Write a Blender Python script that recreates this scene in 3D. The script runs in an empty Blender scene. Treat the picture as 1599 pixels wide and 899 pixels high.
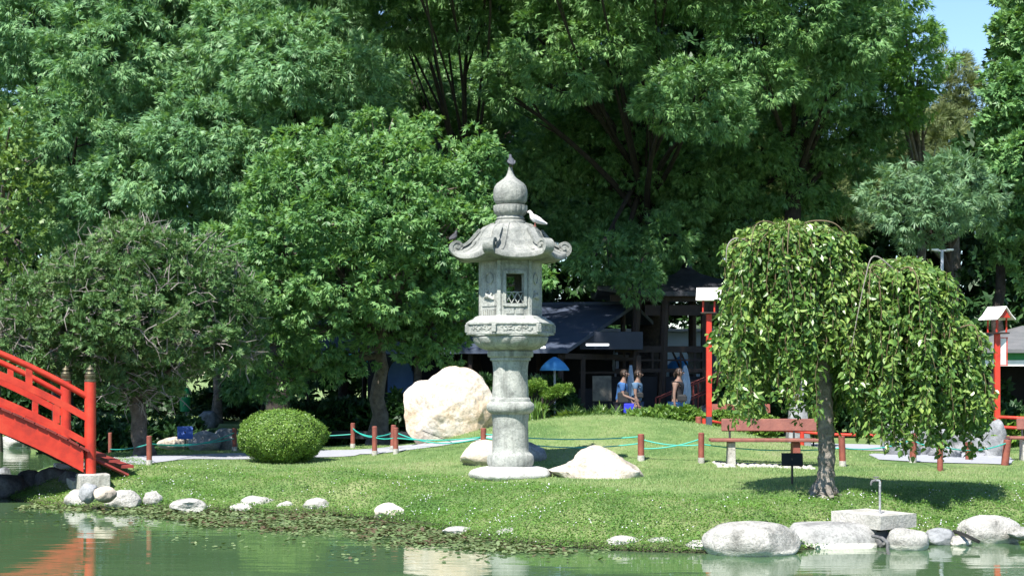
import bpy, bmesh, math, random
import numpy as np
from mathutils import Vector, Matrix

C = bpy.context.scene.collection
R = math.radians
F = 2535.0          # focal length of the photograph in its own pixels
CAMZ = 1.6
HY = 581.0          # horizon row

# ---------------------------------------------------------------- camera
cam = bpy.data.cameras.new('camera')
cam.sensor_width = 36.0
cam.lens = F / 1599.0 * 36.0
cam.shift_y = (HY - 449.5) / 1599.0
cam.clip_start = 0.1
cam.clip_end = 2000
camo = bpy.data.objects.new('camera', cam)
camo.location = (0, 0, CAMZ)
camo.rotation_euler = (R(90), 0, 0)
C.objects.link(camo)
bpy.context.scene.camera = camo

# ---------------------------------------------------------------- light
SUN = Vector((-0.25, -0.54, 0.80)).normalized()
elev = math.asin(SUN.z)
azim = math.atan2(SUN.x, SUN.y)
w = bpy.data.worlds.new('World'); bpy.context.scene.world = w
w.use_nodes = True
nt = w.node_tree
bg = nt.nodes['Background']
sky = nt.nodes.new('ShaderNodeTexSky')
sky.sky_type = 'NISHITA'
sky.sun_disc = False
sky.sun_elevation = elev
sky.sun_rotation = azim
sky.air_density = 1.0
sky.dust_density = 0.0
sky.ozone_density = 5.0
nt.links.new(sky.outputs[0], bg.inputs[0])
bg.inputs[1].default_value = 0.10
sl = bpy.data.lights.new('sun', 'SUN')
sl.energy = 5.0
sl.angle = R(0.53)
sl.color = (1.0, 0.95, 0.87)
so = bpy.data.objects.new('sun', sl)
so.rotation_euler = SUN.to_track_quat('Z', 'Y').to_euler()
so.location = (-10, -10, 30)
C.objects.link(so)
sc = bpy.context.scene
sc.view_settings.view_transform = 'Standard'
sc.view_settings.look = 'None'
sc.view_settings.gamma = 1
sc.view_settings.use_curve_mapping = False
sc.view_settings.exposure = 1.15
try:
    sc.cycles.max_bounces = 6
    sc.cycles.diffuse_bounces = 3
    sc.cycles.glossy_bounces = 3
    sc.cycles.transmission_bounces = 3
    sc.cycles.caustics_reflective = False
    sc.cycles.caustics_refractive = False
except Exception:
    pass

# ---------------------------------------------------------------- helpers
def P(px, py, Y):
    return Vector(((px - 799.5) / F * Y, Y, CAMZ - (py - HY) / F * Y))

def X(px, Y):
    return (px - 799.5) / F * Y

def tag(o, label=None, cat=None, group=None, kind=None):
    if label: o['label'] = label
    if cat: o['category'] = cat
    if group: o['group'] = group
    if kind: o['kind'] = kind
    return o

def thing(name, loc, label, cat, group=None, rz=0.0):
    o = bpy.data.objects.new(name, None)
    o.empty_display_size = 0.2
    C.objects.link(o)
    o.location = loc
    o.rotation_euler = (0, 0, rz)
    return tag(o, label, cat, group)

def link_mesh(name, me, parent=None):
    o = bpy.data.objects.new(name, me)
    C.objects.link(o)
    if parent is not None: o.parent = parent
    return o

def copy_tree(o, parent=None):
    c = o.copy(); C.objects.link(c)
    if parent is not None: c.parent = parent
    for ch in [k for k in bpy.data.objects if k.parent == o]:
        copy_tree(ch, c)
    return c

class MB:
    """collects simple solids, builds ONE mesh object"""
    def __init__(s): s.v = []; s.f = []; s.sm = []
    def add(s, vs, fs, smooth=False):
        n = len(s.v)
        s.v += [tuple(v) for v in vs]
        s.f += [tuple(i + n for i in f) for f in fs]
        s.sm += [smooth] * len(fs)
        return s
    def box(s, c, size, rz=0.0, bev=0.0, M=None, taper=1.0):
        hx, hy, hz = size[0] / 2, size[1] / 2, size[2] / 2
        vs = []
        if bev <= 0:
            for z, t in ((-hz, 1.0), (hz, taper)):
                for x, y in ((-hx, -hy), (hx, -hy), (hx, hy), (-hx, hy)):
                    vs.append(Vector((x * t, y * t, z)))
            fs = [(3, 2, 1, 0), (4, 5, 6, 7), (0, 1, 5, 4), (1, 2, 6, 5), (2, 3, 7, 6), (3, 0, 4, 7)]
        else:
            b = min(bev, hx * .9, hy * .9, hz * .9)
            rings = []
            for z, ins in ((-hz, b), (-hz + b, 0), (hz - b, 0), (hz, b)):
                t = 1.0 + (taper - 1.0) * ((z + hz) / (2 * hz))
                X_, Y_ = hx * t - ins, hy * t - ins
                c_ = b * .6
                for x, y in ((-X_ + c_, -Y_), (X_ - c_, -Y_), (X_, -Y_ + c_), (X_, Y_ - c_), (X_ - c_, Y_), (-X_ + c_, Y_), (-X_, Y_ - c_), (-X_, -Y_ + c_)):
                    vs.append(Vector((x, y, z)))
            fs = [tuple(range(7, -1, -1)), tuple(range(24, 32))]
            for k in range(3):
                for i in range(8):
                    j = (i + 1) % 8
                    fs.append((k * 8 + i, k * 8 + j, k * 8 + 8 + j, k * 8 + 8 + i))
        rot = Matrix.Rotation(rz, 3, 'Z') if M is None else M
        c = Vector(c)
        return s.add([rot @ v + c for v in vs], fs)
    def tube(s, pts, rad, n=8, cap=True, smooth=True):
        pts = [Vector(p) for p in pts]
        if not hasattr(rad, '__len__'): rad = [rad] * len(pts)
        vs = []; fs = []
        up = Vector((0, 0, 1))
        d0 = (pts[1] - pts[0]).normalized()
        a = d0.cross(up)
        if a.length < 1e-3: a = Vector((1, 0, 0))
        a.normalize()
        for i, p in enumerate(pts):
            if i == 0: d = pts[1] - pts[0]
            elif i == len(pts) - 1: d = pts[-1] - pts[-2]
            else: d = pts[i + 1] - pts[i - 1]
            d.normalize()
            a = (a - d * a.dot(d)).normalized()
            b = d.cross(a)
            for k in range(n):
                t = 2 * math.pi * k / n
                vs.append(p + (a * math.cos(t) + b * math.sin(t)) * rad[i])
        for i in range(len(pts) - 1):
            for k in range(n):
                j = (k + 1) % n
                fs.append((i * n + k, i * n + j, (i + 1) * n + j, (i + 1) * n + k))
        s.add(vs, fs, smooth)
        if cap:
            m = (len(pts) - 1) * n
            s.add([vs[k] for k in range(n)], [tuple(range(n - 1, -1, -1))])
            s.add([vs[m + k] for k in range(n)], [tuple(range(n))])
        return s
    def lathe(s, prof, n=48, c=(0, 0), rot=0.0, rfun=None, smooth=True):
        """prof: list of (r, z); rfun(theta, r, z, i) -> (r, z)"""
        vs = []; fs = []
        for i, (r, z) in enumerate(prof):
            for k in range(n):
                t = rot + 2 * math.pi * k / n
                rr, zz = (r, z) if rfun is None else rfun(t - rot, r, z, i)
                vs.append((c[0] + rr * math.cos(t), c[1] + rr * math.sin(t), zz))
        for i in range(len(prof) - 1):
            for k in range(n):
                j = (k + 1) % n
                fs.append((i * n + k, i * n + j, (i + 1) * n + j, (i + 1) * n + k))
        s.add(vs, fs, smooth)
        m = (len(prof) - 1) * n
        s.add(vs[:n], [tuple(range(n - 1, -1, -1))]); s.add(vs[m:], [tuple(range(n))])
        return s
    def prism(s, poly, z0, z1):
        n = len(poly)
        vs = [(x, y, z0) for x, y in poly] + [(x, y, z1) for x, y in poly]
        fs = [tuple(range(n - 1, -1, -1)), tuple(range(n, 2 * n))]
        for i in range(n):
            j = (i + 1) % n
            fs.append((i, j, n + j, n + i))
        return s.add(vs, fs)
    def slab(s, quad, th):
        """quad of 4 points extruded downward by th"""
        q = [Vector(p) for p in quad]
        vs = q + [p - Vector((0, 0, th)) for p in q]
        fs = [(0, 1, 2, 3), (7, 6, 5, 4), (0, 4, 5, 1), (1, 5, 6, 2), (2, 6, 7, 3), (3, 7, 4, 0)]
        return s.add(vs, fs)
    def build(s, name, m, parent=None):
        me = bpy.data.meshes.new(name)
        me.from_pydata([tuple(v) for v in s.v], [], s.f)
        me.polygons.foreach_set('use_smooth', s.sm)
        me.materials.append(m)
        me.update()
        bm = bmesh.new(); bm.from_mesh(me)
        bmesh.ops.recalc_face_normals(bm, faces=bm.faces)
        bm.to_mesh(me); bm.free()
        if any(s.sm) and hasattr(me, 'set_sharp_from_angle'): me.set_sharp_from_angle(angle=R(42))
        return link_mesh(name, me, parent)

def npmesh(name, V, nper, mat, smooth=False, faces=None):
    """V (n,3) array, faces = groups of nper consecutive verts"""
    me = bpy.data.meshes.new(name)
    V = np.asarray(V, dtype=np.float32)
    me.vertices.add(len(V))
    me.vertices.foreach_set('co', V.ravel())
    if faces is None:
        idx = np.arange(len(V), dtype=np.int32)
        nf = len(V) // nper
    else:
        idx = np.asarray(faces, dtype=np.int32).ravel(); nf = len(idx) // nper
    me.loops.add(len(idx))
    me.loops.foreach_set('vertex_index', idx)
    me.polygons.add(nf)
    me.polygons.foreach_set('loop_start', np.arange(0, nf * nper, nper, dtype=np.int32))
    me.polygons.foreach_set('loop_total', np.full(nf, nper, dtype=np.int32))
    if smooth: me.polygons.foreach_set('use_smooth', np.ones(nf, dtype=bool))
    me.materials.append(mat)
    me.update(calc_edges=True)
    return me

# ---------------------------------------------------------------- materials
def newmat(name):
    m = bpy.data.materials.new(name); m.use_nodes = True
    n = m.node_tree
    return m, n, n.nodes, n.links, n.nodes['Principled BSDF']

def N(ns, t, **kw):
    x = ns.new(t)
    for k, v in kw.items():
        if k.startswith('i_'):
            key = k[2:]
            x.inputs[int(key) if key.isdigit() else key.replace('_', ' ')].default_value = v
        else: setattr(x, k, v)
    return x

def ramp(ns, stops):
    r = ns.new('ShaderNodeValToRGB')
    e = r.color_ramp.elements
    while len(e) < len(stops): e.new(0.5)
    for i, (p, c) in enumerate(stops):
        e[i].position = p
        e[i].color = (*c, 1) if len(c) == 3 else c
    return r

def surf(name, c1, c2=None, scale=4.0, rough=0.6, bump=0.3, bscale=30.0, spec=0.4, detail=6, dist=0.02, c3=None, metal=0.0, lo=.35, hi=.65):
    m, n, ns, L, b = newmat(name)
    tc = N(ns, 'ShaderNodeNewGeometry') if False else N(ns, 'ShaderNodeTexCoord')
    b.inputs['Roughness'].default_value = rough
    b.inputs['Specular IOR Level'].default_value = spec
    b.inputs['Metallic'].default_value = metal
    nz = N(ns, 'ShaderNodeTexNoise', i_Scale=scale, i_Detail=detail, i_Roughness=0.65)
    L.new(tc.outputs['Object'], nz.inputs['Vector'])
    st = [(lo, c1), (hi, c2 or c1)]
    if c3: st = [(lo, c1), ((lo + hi) / 2, c2), (hi, c3)]
    r = ramp(ns, st)
    L.new(nz.outputs['Fac'], r.inputs[0]); L.new(r.outputs[0], b.inputs['Base Color'])
    if bump > 0:
        n2 = N(ns, 'ShaderNodeTexNoise', i_Scale=bscale, i_Detail=5, i_Roughness=0.6)
        L.new(tc.outputs['Object'], n2.inputs['Vector'])
        bp = N(ns, 'ShaderNodeBump', i_Strength=bump, i_Distance=dist)
        L.new(n2.outputs['Fac'], bp.inputs['Height']); L.new(bp.outputs[0], b.inputs['Normal'])
    return m

def leafmat(name, cols, trans=0.3, rough=0.45, spec=0.4, nscale=0.5, gain=1.55, tint=(1.3, 1.25, .5)):
    """cols: list of colours picked per leaf"""
    cols = [tuple(min(.6, v * gain) for v in c) for c in cols]
    m, n, ns, L, b = newmat(name)
    g = N(ns, 'ShaderNodeNewGeometry')
    tc = N(ns, 'ShaderNodeTexCoord')
    nz = N(ns, 'ShaderNodeTexNoise', i_Scale=nscale, i_Detail=2)
    L.new(tc.outputs['Object'], nz.inputs['Vector'])
    mm = N(ns, 'ShaderNodeMath', operation='MULTIPLY_ADD')
    L.new(nz.outputs['Fac'], mm.inputs[0]); mm.inputs[1].default_value = 0.9
    ad = N(ns, 'ShaderNodeMath', operation='MULTIPLY_ADD')
    L.new(g.outputs['Random Per Island'], ad.inputs[0]); ad.inputs[1].default_value = 0.75; ad.inputs[2].default_value = -0.33
    L.new(ad.outputs[0], mm.inputs[2])
    r = ramp(ns, [((i + .0) / max(1, len(cols) - 1) * .8 + .1, c) for i, c in enumerate(cols)])
    L.new(mm.outputs[0], r.inputs[0])
    L.new(r.outputs[0], b.inputs['Base Color'])
    b.inputs['Roughness'].default_value = rough
    b.inputs['Specular IOR Level'].default_value = spec
    tr = N(ns, 'ShaderNodeBsdfTranslucent')
    mc = N(ns, 'ShaderNodeMix', data_type='RGBA', blend_type='MULTIPLY'); mc.inputs[0].default_value = 1
    L.new(r.outputs[0], mc.inputs[6]); mc.inputs[7].default_value = (*tint, 1)
    L.new(mc.outputs[2], tr.inputs[0])
    mx = N(ns, 'ShaderNodeMixShader'); mx.inputs[0].default_value = trans
    L.new(b.outputs[0], mx.inputs[1]); L.new(tr.outputs[0], mx.inputs[2])
    L.new(mx.outputs[0], ns['Material Output'].inputs['Surface'])
    return m

def stone_mat(name, light, mid, dark, stain=(.2, .21, .19), scale=1.6, topdirt=0.0, bump=.5, wl=None):
    """weathered stone; wl = height of a pale water-line band (world z)"""
    m, n, ns, L, b = newmat(name)
    tc = N(ns, 'ShaderNodeTexCoord'); g = N(ns, 'ShaderNodeNewGeometry')
    b.inputs['Roughness'].default_value = .85
    b.inputs['Specular IOR Level'].default_value = .25
    nz = N(ns, 'ShaderNodeTexNoise', i_Scale=scale, i_Detail=8, i_Roughness=.7, i_Distortion=.4)
    L.new(g.outputs['Position'], nz.inputs['Vector'])
    r = ramp(ns, [(.32, dark), (.46, mid), (.6, light)])
    L.new(nz.outputs['Fac'], r.inputs[0])
    n3 = N(ns, 'ShaderNodeTexNoise', i_Scale=scale * 14, i_Detail=4, i_Roughness=.8)
    L.new(g.outputs['Position'], n3.inputs['Vector'])
    r3 = ramp(ns, [(.36, (.45, .45, .45)), (.52, (1, 1, 1))])
    L.new(n3.outputs['Fac'], r3.inputs[0])
    mx = N(ns, 'ShaderNodeMix', data_type='RGBA', blend_type='MULTIPLY'); mx.inputs[0].default_value = .6
    L.new(r.outputs[0], mx.inputs[6]); L.new(r3.outputs[0], mx.inputs[7])
    out = mx.outputs[2]
    if topdirt > 0:      # rain-washed vertical streaks of lichen
        mp = N(ns, 'ShaderNodeMapping'); mp.inputs['Scale'].default_value = (9, 9, .9)
        L.new(g.outputs['Position'], mp.inputs[0])
        n4 = N(ns, 'ShaderNodeTexNoise', i_Scale=1.0, i_Detail=5, i_Roughness=.7)
        L.new(mp.outputs[0], n4.inputs['Vector'])
        r4 = ramp(ns, [(.5, (0, 0, 0)), (.72, (1, 1, 1))])
        L.new(n4.outputs['Fac'], r4.inputs[0])
        ml = N(ns, 'ShaderNodeMath', operation='MULTIPLY'); ml.inputs[1].default_value = topdirt
        L.new(r4.outputs[0], ml.inputs[0])
        m2 = N(ns, 'ShaderNodeMix', data_type='RGBA')
        L.new(ml.outputs[0], m2.inputs[0]); L.new(out, m2.inputs[6]); m2.inputs[7].default_value = (*stain, 1)
        out = m2.outputs[2]
    if wl is not None:
        sp = N(ns, 'ShaderNodeSeparateXYZ'); L.new(g.outputs['Position'], sp.inputs[0])
        r5 = ramp(ns, [(.0, (.0, .0, .0)), (.30, (0, 0, 0)), (.34, (1, 1, 1)), (.62, (1, 1, 1)), (.70, (0, 0, 0))])
        mr = N(ns, 'ShaderNodeMapRange'); mr.inputs['From Min'].default_value = wl - .06; mr.inputs['From Max'].default_value = wl + .14
        nn = N(ns, 'ShaderNodeMath', operation='MULTIPLY_ADD'); nn.inputs[1].default_value = .03
        L.new(n3.outputs['Fac'], nn.inputs[0]); L.new(sp.outputs['Z'], nn.inputs[2])
        L.new(nn.outputs[0], mr.inputs['Value']); L.new(mr.outputs[0], r5.inputs[0])
        m3 = N(ns, 'ShaderNodeMix', data_type='RGBA')
        L.new(r5.outputs[0], m3.inputs[0]); L.new(out, m3.inputs[6]); m3.inputs[7].default_value = (.62, .60, .54, 1)
        out = m3.outputs[2]
    L.new(out, b.inputs['Base Color'])
    n2 = N(ns, 'ShaderNodeTexNoise', i_Scale=scale * 8, i_Detail=8, i_Roughness=.7)
    L.new(g.outputs['Position'], n2.inputs['Vector'])
    bp = N(ns, 'ShaderNodeBump', i_Strength=bump, i_Distance=.05)
    L.new(n2.outputs['Fac'], bp.inputs['Height']); L.new(bp.outputs[0], b.inputs['Normal'])
    return m

M = {}
M['red'] = surf('red_lacquer', (.30, .027, .018), (.50, .037, .020), 3.5, .45, .35, 40, .4, dist=.006, c3=(.56, .062, .03), lo=.28, hi=.72)
M['red_worn'] = surf('worn_red_paint', (.26, .035, .028), (.14, .028, .022), 5, .6, .3, 60)
M['bronze'] = surf('old_bronze', (.07, .07, .05), (.17, .15, .09), 12, .5, .2, 60, metal=.7)
M['wood_red'] = surf('stained_timber', (.25, .075, .05), (.16, .045, .035), 7, .6, .35, 50)
M['bench_wood'] = surf('bench_timber', (.25, .095, .07), (.15, .055, .045), 5, .55, .25, 40)
M['concrete'] = stone_mat('concrete', (.52, .50, .46), (.40, .39, .35), (.24, .23, .2), scale=2.5)
M['lantern'] = stone_mat('lantern_stone', (.42, .43, .395), (.33, .345, .32), (.19, .20, .185), stain=(.13, .135, .125), scale=2.2, topdirt=.75, bump=.45)
M['lantern_roof'] = stone_mat('lantern_roof_stone', (.32, .325, .30), (.21, .22, .205), (.10, .105, .098), stain=(.10, .105, .1), scale=2.6, topdirt=.6, bump=.5)
M['white_rock'] = stone_mat('white_rock', (.60, .56, .50), (.45, .40, .33), (.20, .18, .15), scale=1.3, bump=.7)
M['bank_rock'] = stone_mat('bank_rock', (.56, .545, .505), (.40, .39, .36), (.15, .15, .135), scale=2.8, bump=.9, wl=-.5)
M['grey_rock'] = stone_mat('grey_rock', (.33, .34, .35), (.20, .21, .22), (.09, .095, .1), scale=1.8)
M['dark_rock'] = stone_mat('dark_rock', (.16, .16, .16), (.08, .08, .085), (.03, .03, .03), scale=2.2)
M['tan_rock'] = stone_mat('tan_rock', (.62, .55, .45), (.46, .40, .33), (.22, .2, .17), scale=1.7)
M['rope'] = surf('teal_rope', (.03, .42, .34), (.02, .33, .27), 10, .6, 0)
M['black'] = surf('black_metal', (.02, .02, .02), (.03, .03, .03), 5, .4, 0)
M['dark_timber'] = surf('dark_timber', (.020, .014, .012), (.035, .022, .018), 5, .7, .2, 40)
M['slate'] = surf('slate_roofing', (.040, .055, .092), (.055, .072, .11), 3, .7, .4, 30)
M['grey_roof'] = surf('grey_shingles', (.10, .105, .11), (.15, .15, .155), 3, .8, .4, 25)
M['white_paint'] = surf('white_paint', (.78, .77, .76), (.66, .64, .62), 8, .5, .1, 40)
M['pole_grey'] = surf('galvanised_grey', (.30, .33, .40), (.36, .38, .44), 8, .4, .0)
M['blue_cloth'] = surf('blue_cloth', (.035, .21, .50), (.05, .25, .55), 3, .7, .1, 20)
M['pale_cloth'] = surf('pale_cloth', (.32, .40, .52), (.25, .32, .44), 3, .8, .2, 20)  # cloth dimmed in colour to stand for tree shade
M['teal_cloth'] = surf('teal_tarpaulin', (.02, .42, .48), (.03, .50, .55), 3, .6, .2, 20)
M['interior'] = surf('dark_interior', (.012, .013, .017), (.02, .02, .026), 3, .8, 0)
M['path'] = surf('grey_path', (.33, .34, .37), (.27, .28, .31), 9, .85, .3, 80)
M['bark'] = surf('grey_bark', (.17, .145, .12), (.07, .058, .048), 7, .9, .9, 14, dist=.05)
M['dark_bark'] = surf('dark_bark', (.045, .036, .03), (.018, .015, .013), 6, .9, .8, 14, dist=.05)
M['twig'] = surf('grey_twig', (.27, .245, .225), (.17, .155, .14), 3, .8, 0)
M['weep_bark'] = surf('weeping_bark', (.30, .27, .24), (.12, .105, .09), 8, .9, 1.0, 16, dist=.05)
M['tan_twig'] = surf('tan_twig', (.15, .11, .06), (.10, .08, .045), 3, .7, 0)
M['sign_blue'] = surf('blue_sign_plate', (.05, .12, .42), (.07, .15, .5), 6, .4, 0)
M['green_plastic'] = surf('green_plastic', (.01, .28, .10), (.01, .2, .08), 6, .4, 0)

L_MIM = leafmat('feathery_leaf', [(.065, .145, .070), (.105, .205, .095), (.155, .26, .11)], .28, .5)
L_MIM2 = leafmat('feathery_leaf_dark', [(.048, .115, .042), (.088, .18, .062), (.145, .25, .085)], .25, .5)
L_GUM = leafmat('pointed_leaf', [(.045, .11, .04), (.08, .17, .055), (.14, .245, .085)], .35, .48, .4)
L_WEEP = leafmat('broad_glossy_leaf', [(.040, .10, .022), (.10, .19, .04), (.21, .29, .075)], .28, .36, .5, 1.6, gain=1.2)
L_JUN = leafmat('needle_tuft', [(.035, .085, .025), (.055, .12, .035), (.10, .15, .05)], .15, .6)
L_CAS = leafmat('dull_needle', [(.06, .09, .035), (.09, .12, .045), (.13, .15, .06)], .2, .6)
L_BLUE = leafmat('blue_green_feather', [(.060, .125, .068), (.09, .165, .085), (.125, .20, .095)], .25, .5)
L_BUSH = leafmat('clipped_leaf', [(.045, .10, .016), (.08, .15, .024), (.13, .20, .035)], .2, .4)
L_SHRUB = leafmat('shrub_leaf', [(.04, .09, .02), (.08, .15, .03), (.14, .22, .05)], .25, .4)
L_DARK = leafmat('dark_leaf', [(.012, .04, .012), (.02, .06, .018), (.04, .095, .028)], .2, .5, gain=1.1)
L_YEL = leafmat('yellow_green_leaf', [(.05, .10, .028), (.08, .14, .038), (.12, .19, .05)], .35, .4)
L_YARD = leafmat('light_feathery_leaf', [(.06, .14, .03), (.10, .20, .045), (.14, .25, .06)], .35, .4)
# ---------------------------------------------------------------- terrain
WZ = -0.5
def W(px, py):
    Y = (CAMZ - WZ) * F / (py - HY)
    return ((px - 799.5) / F * Y, Y)
front = [W(*p) for p in [(84, 790), (150, 793), (230, 792), (320, 797), (400, 800), (520, 803), (600, 812), (680, 824), (740, 838),
    (800, 848), (860, 852), (930, 856), (1000, 860), (1080, 862), (1180, 864), (1260, 856), (1360, 852), (1440, 850),
    (1520, 845), (1599, 838), (1750, 828), (2100, 818)]]
POND = front + [(25, 22), (25, 1.6), (-45, 1.6), (-45, 45), (-20, 46), (-9, 45), (-4.5, 44), (-3.0, 42), (-3.5, 38.5), (-6, 36.2),
    (-9, 35.6), (-9.9, 33), (-9.3, 30), (-8.7, 28.0), (-8.1, 26.7)]
PA = np.array(POND)
def pond_sd(x, y):
    """positive on land, negative in the pond"""
    x = np.asarray(x, float); y = np.asarray(y, float)
    d = np.full(x.shape, 1e9); inside = np.zeros(x.shape, bool)
    n = len(PA)
    for i in range(n):
        ax, ay = PA[i]; bx, by = PA[(i + 1) % n]
        ex, ey = bx - ax, by - ay
        t = np.clip(((x - ax) * ex + (y - ay) * ey) / (ex * ex + ey * ey), 0, 1)
        d = np.minimum(d, np.hypot(x - ax - t * ex, y - ay - t * ey))
        cond = (ay > y) != (by > y)
        xx = ax + (y - ay) / (ey if abs(ey) > 1e-12 else 1e-12) * ex
        inside ^= cond & (x < xx)
    return np.where(inside, -d, d)
def hgt(x, y):
    x = np.asarray(x, float); y = np.asarray(y, float)
    d = pond_sd(x, y)
    d2 = d + (.16 * np.sin(x * 2.1 + y) * np.sin(y * 1.3 + 1) + .10 * np.sin(x * 5.3 + 1.7 * np.sin(x * 1.7)) + .05 * np.sin(x * 13.1)) * np.clip(np.abs(d), 0, 1)
    z = np.where(d2 > 0, WZ + .06 + .44 * (1 - np.exp(-(np.clip(d2, 0, 50) / 1.0) ** 1.6)), WZ + .06 - 1.1 * (1 - np.exp(np.clip(d2, -50, 0) / 1.2)))
    z = z + .76 * np.exp(-(np.abs(x - 1.8) / 3.3) ** 2.5) * np.exp(-((y - 31.0) / 2.9) ** 2) * (d > 0)
    und = .03 * np.sin(x * .9 + 1.3) * np.sin(y * .7) + .015 * np.sin(x * 2.7) * np.cos(y * 2.3)
    z = z + und * np.clip(d / 2, 0, 1)
    z = z + .045 * np.sin(x * 3.3 + 2 * np.sin(y * 1.9)) * np.sin(y * 4.1 + x * 1.3) * np.clip(d * 2, 0, 1) * np.clip(2.6 - d, 0, 1) * (d > 0)
    z = z + .10 * np.clip((y - 46) / 20, 0, 3) * (y > 46)
    return z
def gz(x, y): return float(hgt(np.array([x]), np.array([y]))[0])

xs = np.unique(np.concatenate([np.linspace(-400, -24, 12), np.linspace(-24, -12, 25), np.linspace(-12, 13, 220), np.linspace(13, 26, 27), np.linspace(26, 400, 12)]))
ys = np.unique(np.concatenate([np.linspace(-60, 14, 32), np.linspace(14, 36, 200), np.linspace(36, 62, 60), np.linspace(62, 700, 16)]))
GX, GY = np.meshgrid(xs, ys)
GZ = hgt(GX.ravel(), GY.ravel())
V = np.stack([GX.ravel(), GY.ravel(), GZ], 1)
nx = len(xs); ny = len(ys)
ii, jj = np.meshgrid(np.arange(nx - 1), np.arange(ny - 1))
a_ = (jj * nx + ii).ravel()
FA = np.stack([a_, a_ + 1, a_ + nx + 1, a_ + nx], 1)

def ground_mat():
    m, n, ns, L, b = newmat('lawn')
    g = N(ns, 'ShaderNodeNewGeometry')
    b.inputs['Roughness'].default_value = .9; b.inputs['Specular IOR Level'].default_value = .15
    n1 = N(ns, 'ShaderNodeTexNoise', i_Scale=.5, i_Detail=7, i_Roughness=.7)
    L.new(g.outputs['Position'], n1.inputs['Vector'])
    r1 = ramp(ns, [(.38, (.10, .185, .06)), (.48, (.175, .26, .095)), (.56, (.24, .30, .13)), (.66, (.28, .31, .16))])
    L.new(n1.outputs['Fac'], r1.inputs[0])
    n2 = N(ns, 'ShaderNodeTexNoise', i_Scale=22, i_Detail=6, i_Roughness=.8)
    L.new(g.outputs['Position'], n2.inputs['Vector'])
    r2 = ramp(ns, [(.30, (.55, .55, .5)), (.62, (1.15, 1.15, 1.1))])
    L.new(n2.outputs['Fac'], r2.inputs[0])
    mx = N(ns, 'ShaderNodeMix', data_type='RGBA', blend_type='MULTIPLY'); mx.inputs[0].default_value = .9
    L.new(r1.outputs[0], mx.inputs[6]); L.new(r2.outputs[0], mx.inputs[7])
    sp = N(ns, 'ShaderNodeSeparateXYZ'); L.new(g.outputs['Position'], sp.inputs[0])
    r3 = ramp(ns, [(0, (0, 0, 0)), (1, (1, 1, 1))])
    mr = N(ns, 'ShaderNodeMapRange'); mr.inputs['From Min'].default_value = -.47; mr.inputs['From Max'].default_value = -.40
    L.new(sp.outputs['Z'], mr.inputs['Value'])
    m2 = N(ns, 'ShaderNodeMix', data_type='RGBA'); m2.inputs[6].default_value = (.05, .055, .03, 1)
    L.new(mr.outputs[0], m2.inputs[0]); L.new(mx.outputs[2], m2.inputs[7])
    L.new(m2.outputs[2], b.inputs['Base Color'])
    bp = N(ns, 'ShaderNodeBump', i_Strength=.8, i_Distance=.05)
    n3 = N(ns, 'ShaderNodeTexNoise', i_Scale=40, i_Detail=6, i_Roughness=.8)
    L.new(g.outputs['Position'], n3.inputs['Vector'])
    L.new(n3.outputs['Fac'], bp.inputs['Height']); L.new(bp.outputs[0], b.inputs['Normal'])
    return m
M['lawn'] = ground_mat()
go = link_mesh('ground', npmesh('ground', V, 4, M['lawn'], True, FA)); tag(go, kind='structure')

# water: one closed body? a single sheet seen from above, opaque murky green
def water_mat():
    m, n, ns, L, b = newmat('pond_water')
    g = N(ns, 'ShaderNodeNewGeometry')
    n0 = N(ns, 'ShaderNodeTexNoise', i_Scale=.25, i_Detail=4)
    L.new(g.outputs['Position'], n0.inputs['Vector'])
    r0 = ramp(ns, [(.3, (.048, .095, .042)), (.7, (.080, .14, .062))])
    L.new(n0.outputs['Fac'], r0.inputs[0]); L.new(r0.outputs[0], b.inputs['Base Color'])
    b.inputs['Roughness'].default_value = .02
    b.inputs['IOR'].default_value = 1.33
    b.inputs['Specular IOR Level'].default_value = .5
    mp = N(ns, 'ShaderNodeMapping'); mp.inputs['Scale'].default_value = (.55, 2.2, 1)
    L.new(g.outputs['Position'], mp.inputs[0])
    n1 = N(ns, 'ShaderNodeTexNoise', i_Scale=1.0, i_Detail=3, i_Roughness=.45)
    L.new(mp.outputs[0], n1.inputs['Vector'])
    n2 = N(ns, 'ShaderNodeTexNoise', i_Scale=4.5, i_Detail=3, i_Roughness=.5)
    L.new(mp.outputs[0], n2.inputs['Vector'])
    ad = N(ns, 'ShaderNodeMath', operation='MULTIPLY_ADD'); ad.inputs[1].default_value = .16
    L.new(n2.outputs['Fac'], ad.inputs[0]); L.new(n1.outputs['Fac'], ad.inputs[2])
    bp = N(ns, 'ShaderNodeBump', i_Strength=.32, i_Distance=.022)
    L.new(ad.outputs[0], bp.inputs['Height']); L.new(bp.outputs[0], b.inputs['Normal'])
    return m
M['water'] = water_mat()
wm = npmesh('pond_water', np.array([(-46, .5, WZ), (27, .5, WZ), (27, 48, WZ), (-46, 48, WZ)]), 4, M['water'])
wo = link_mesh('pond_water', wm); tag(wo, kind='structure')

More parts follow.
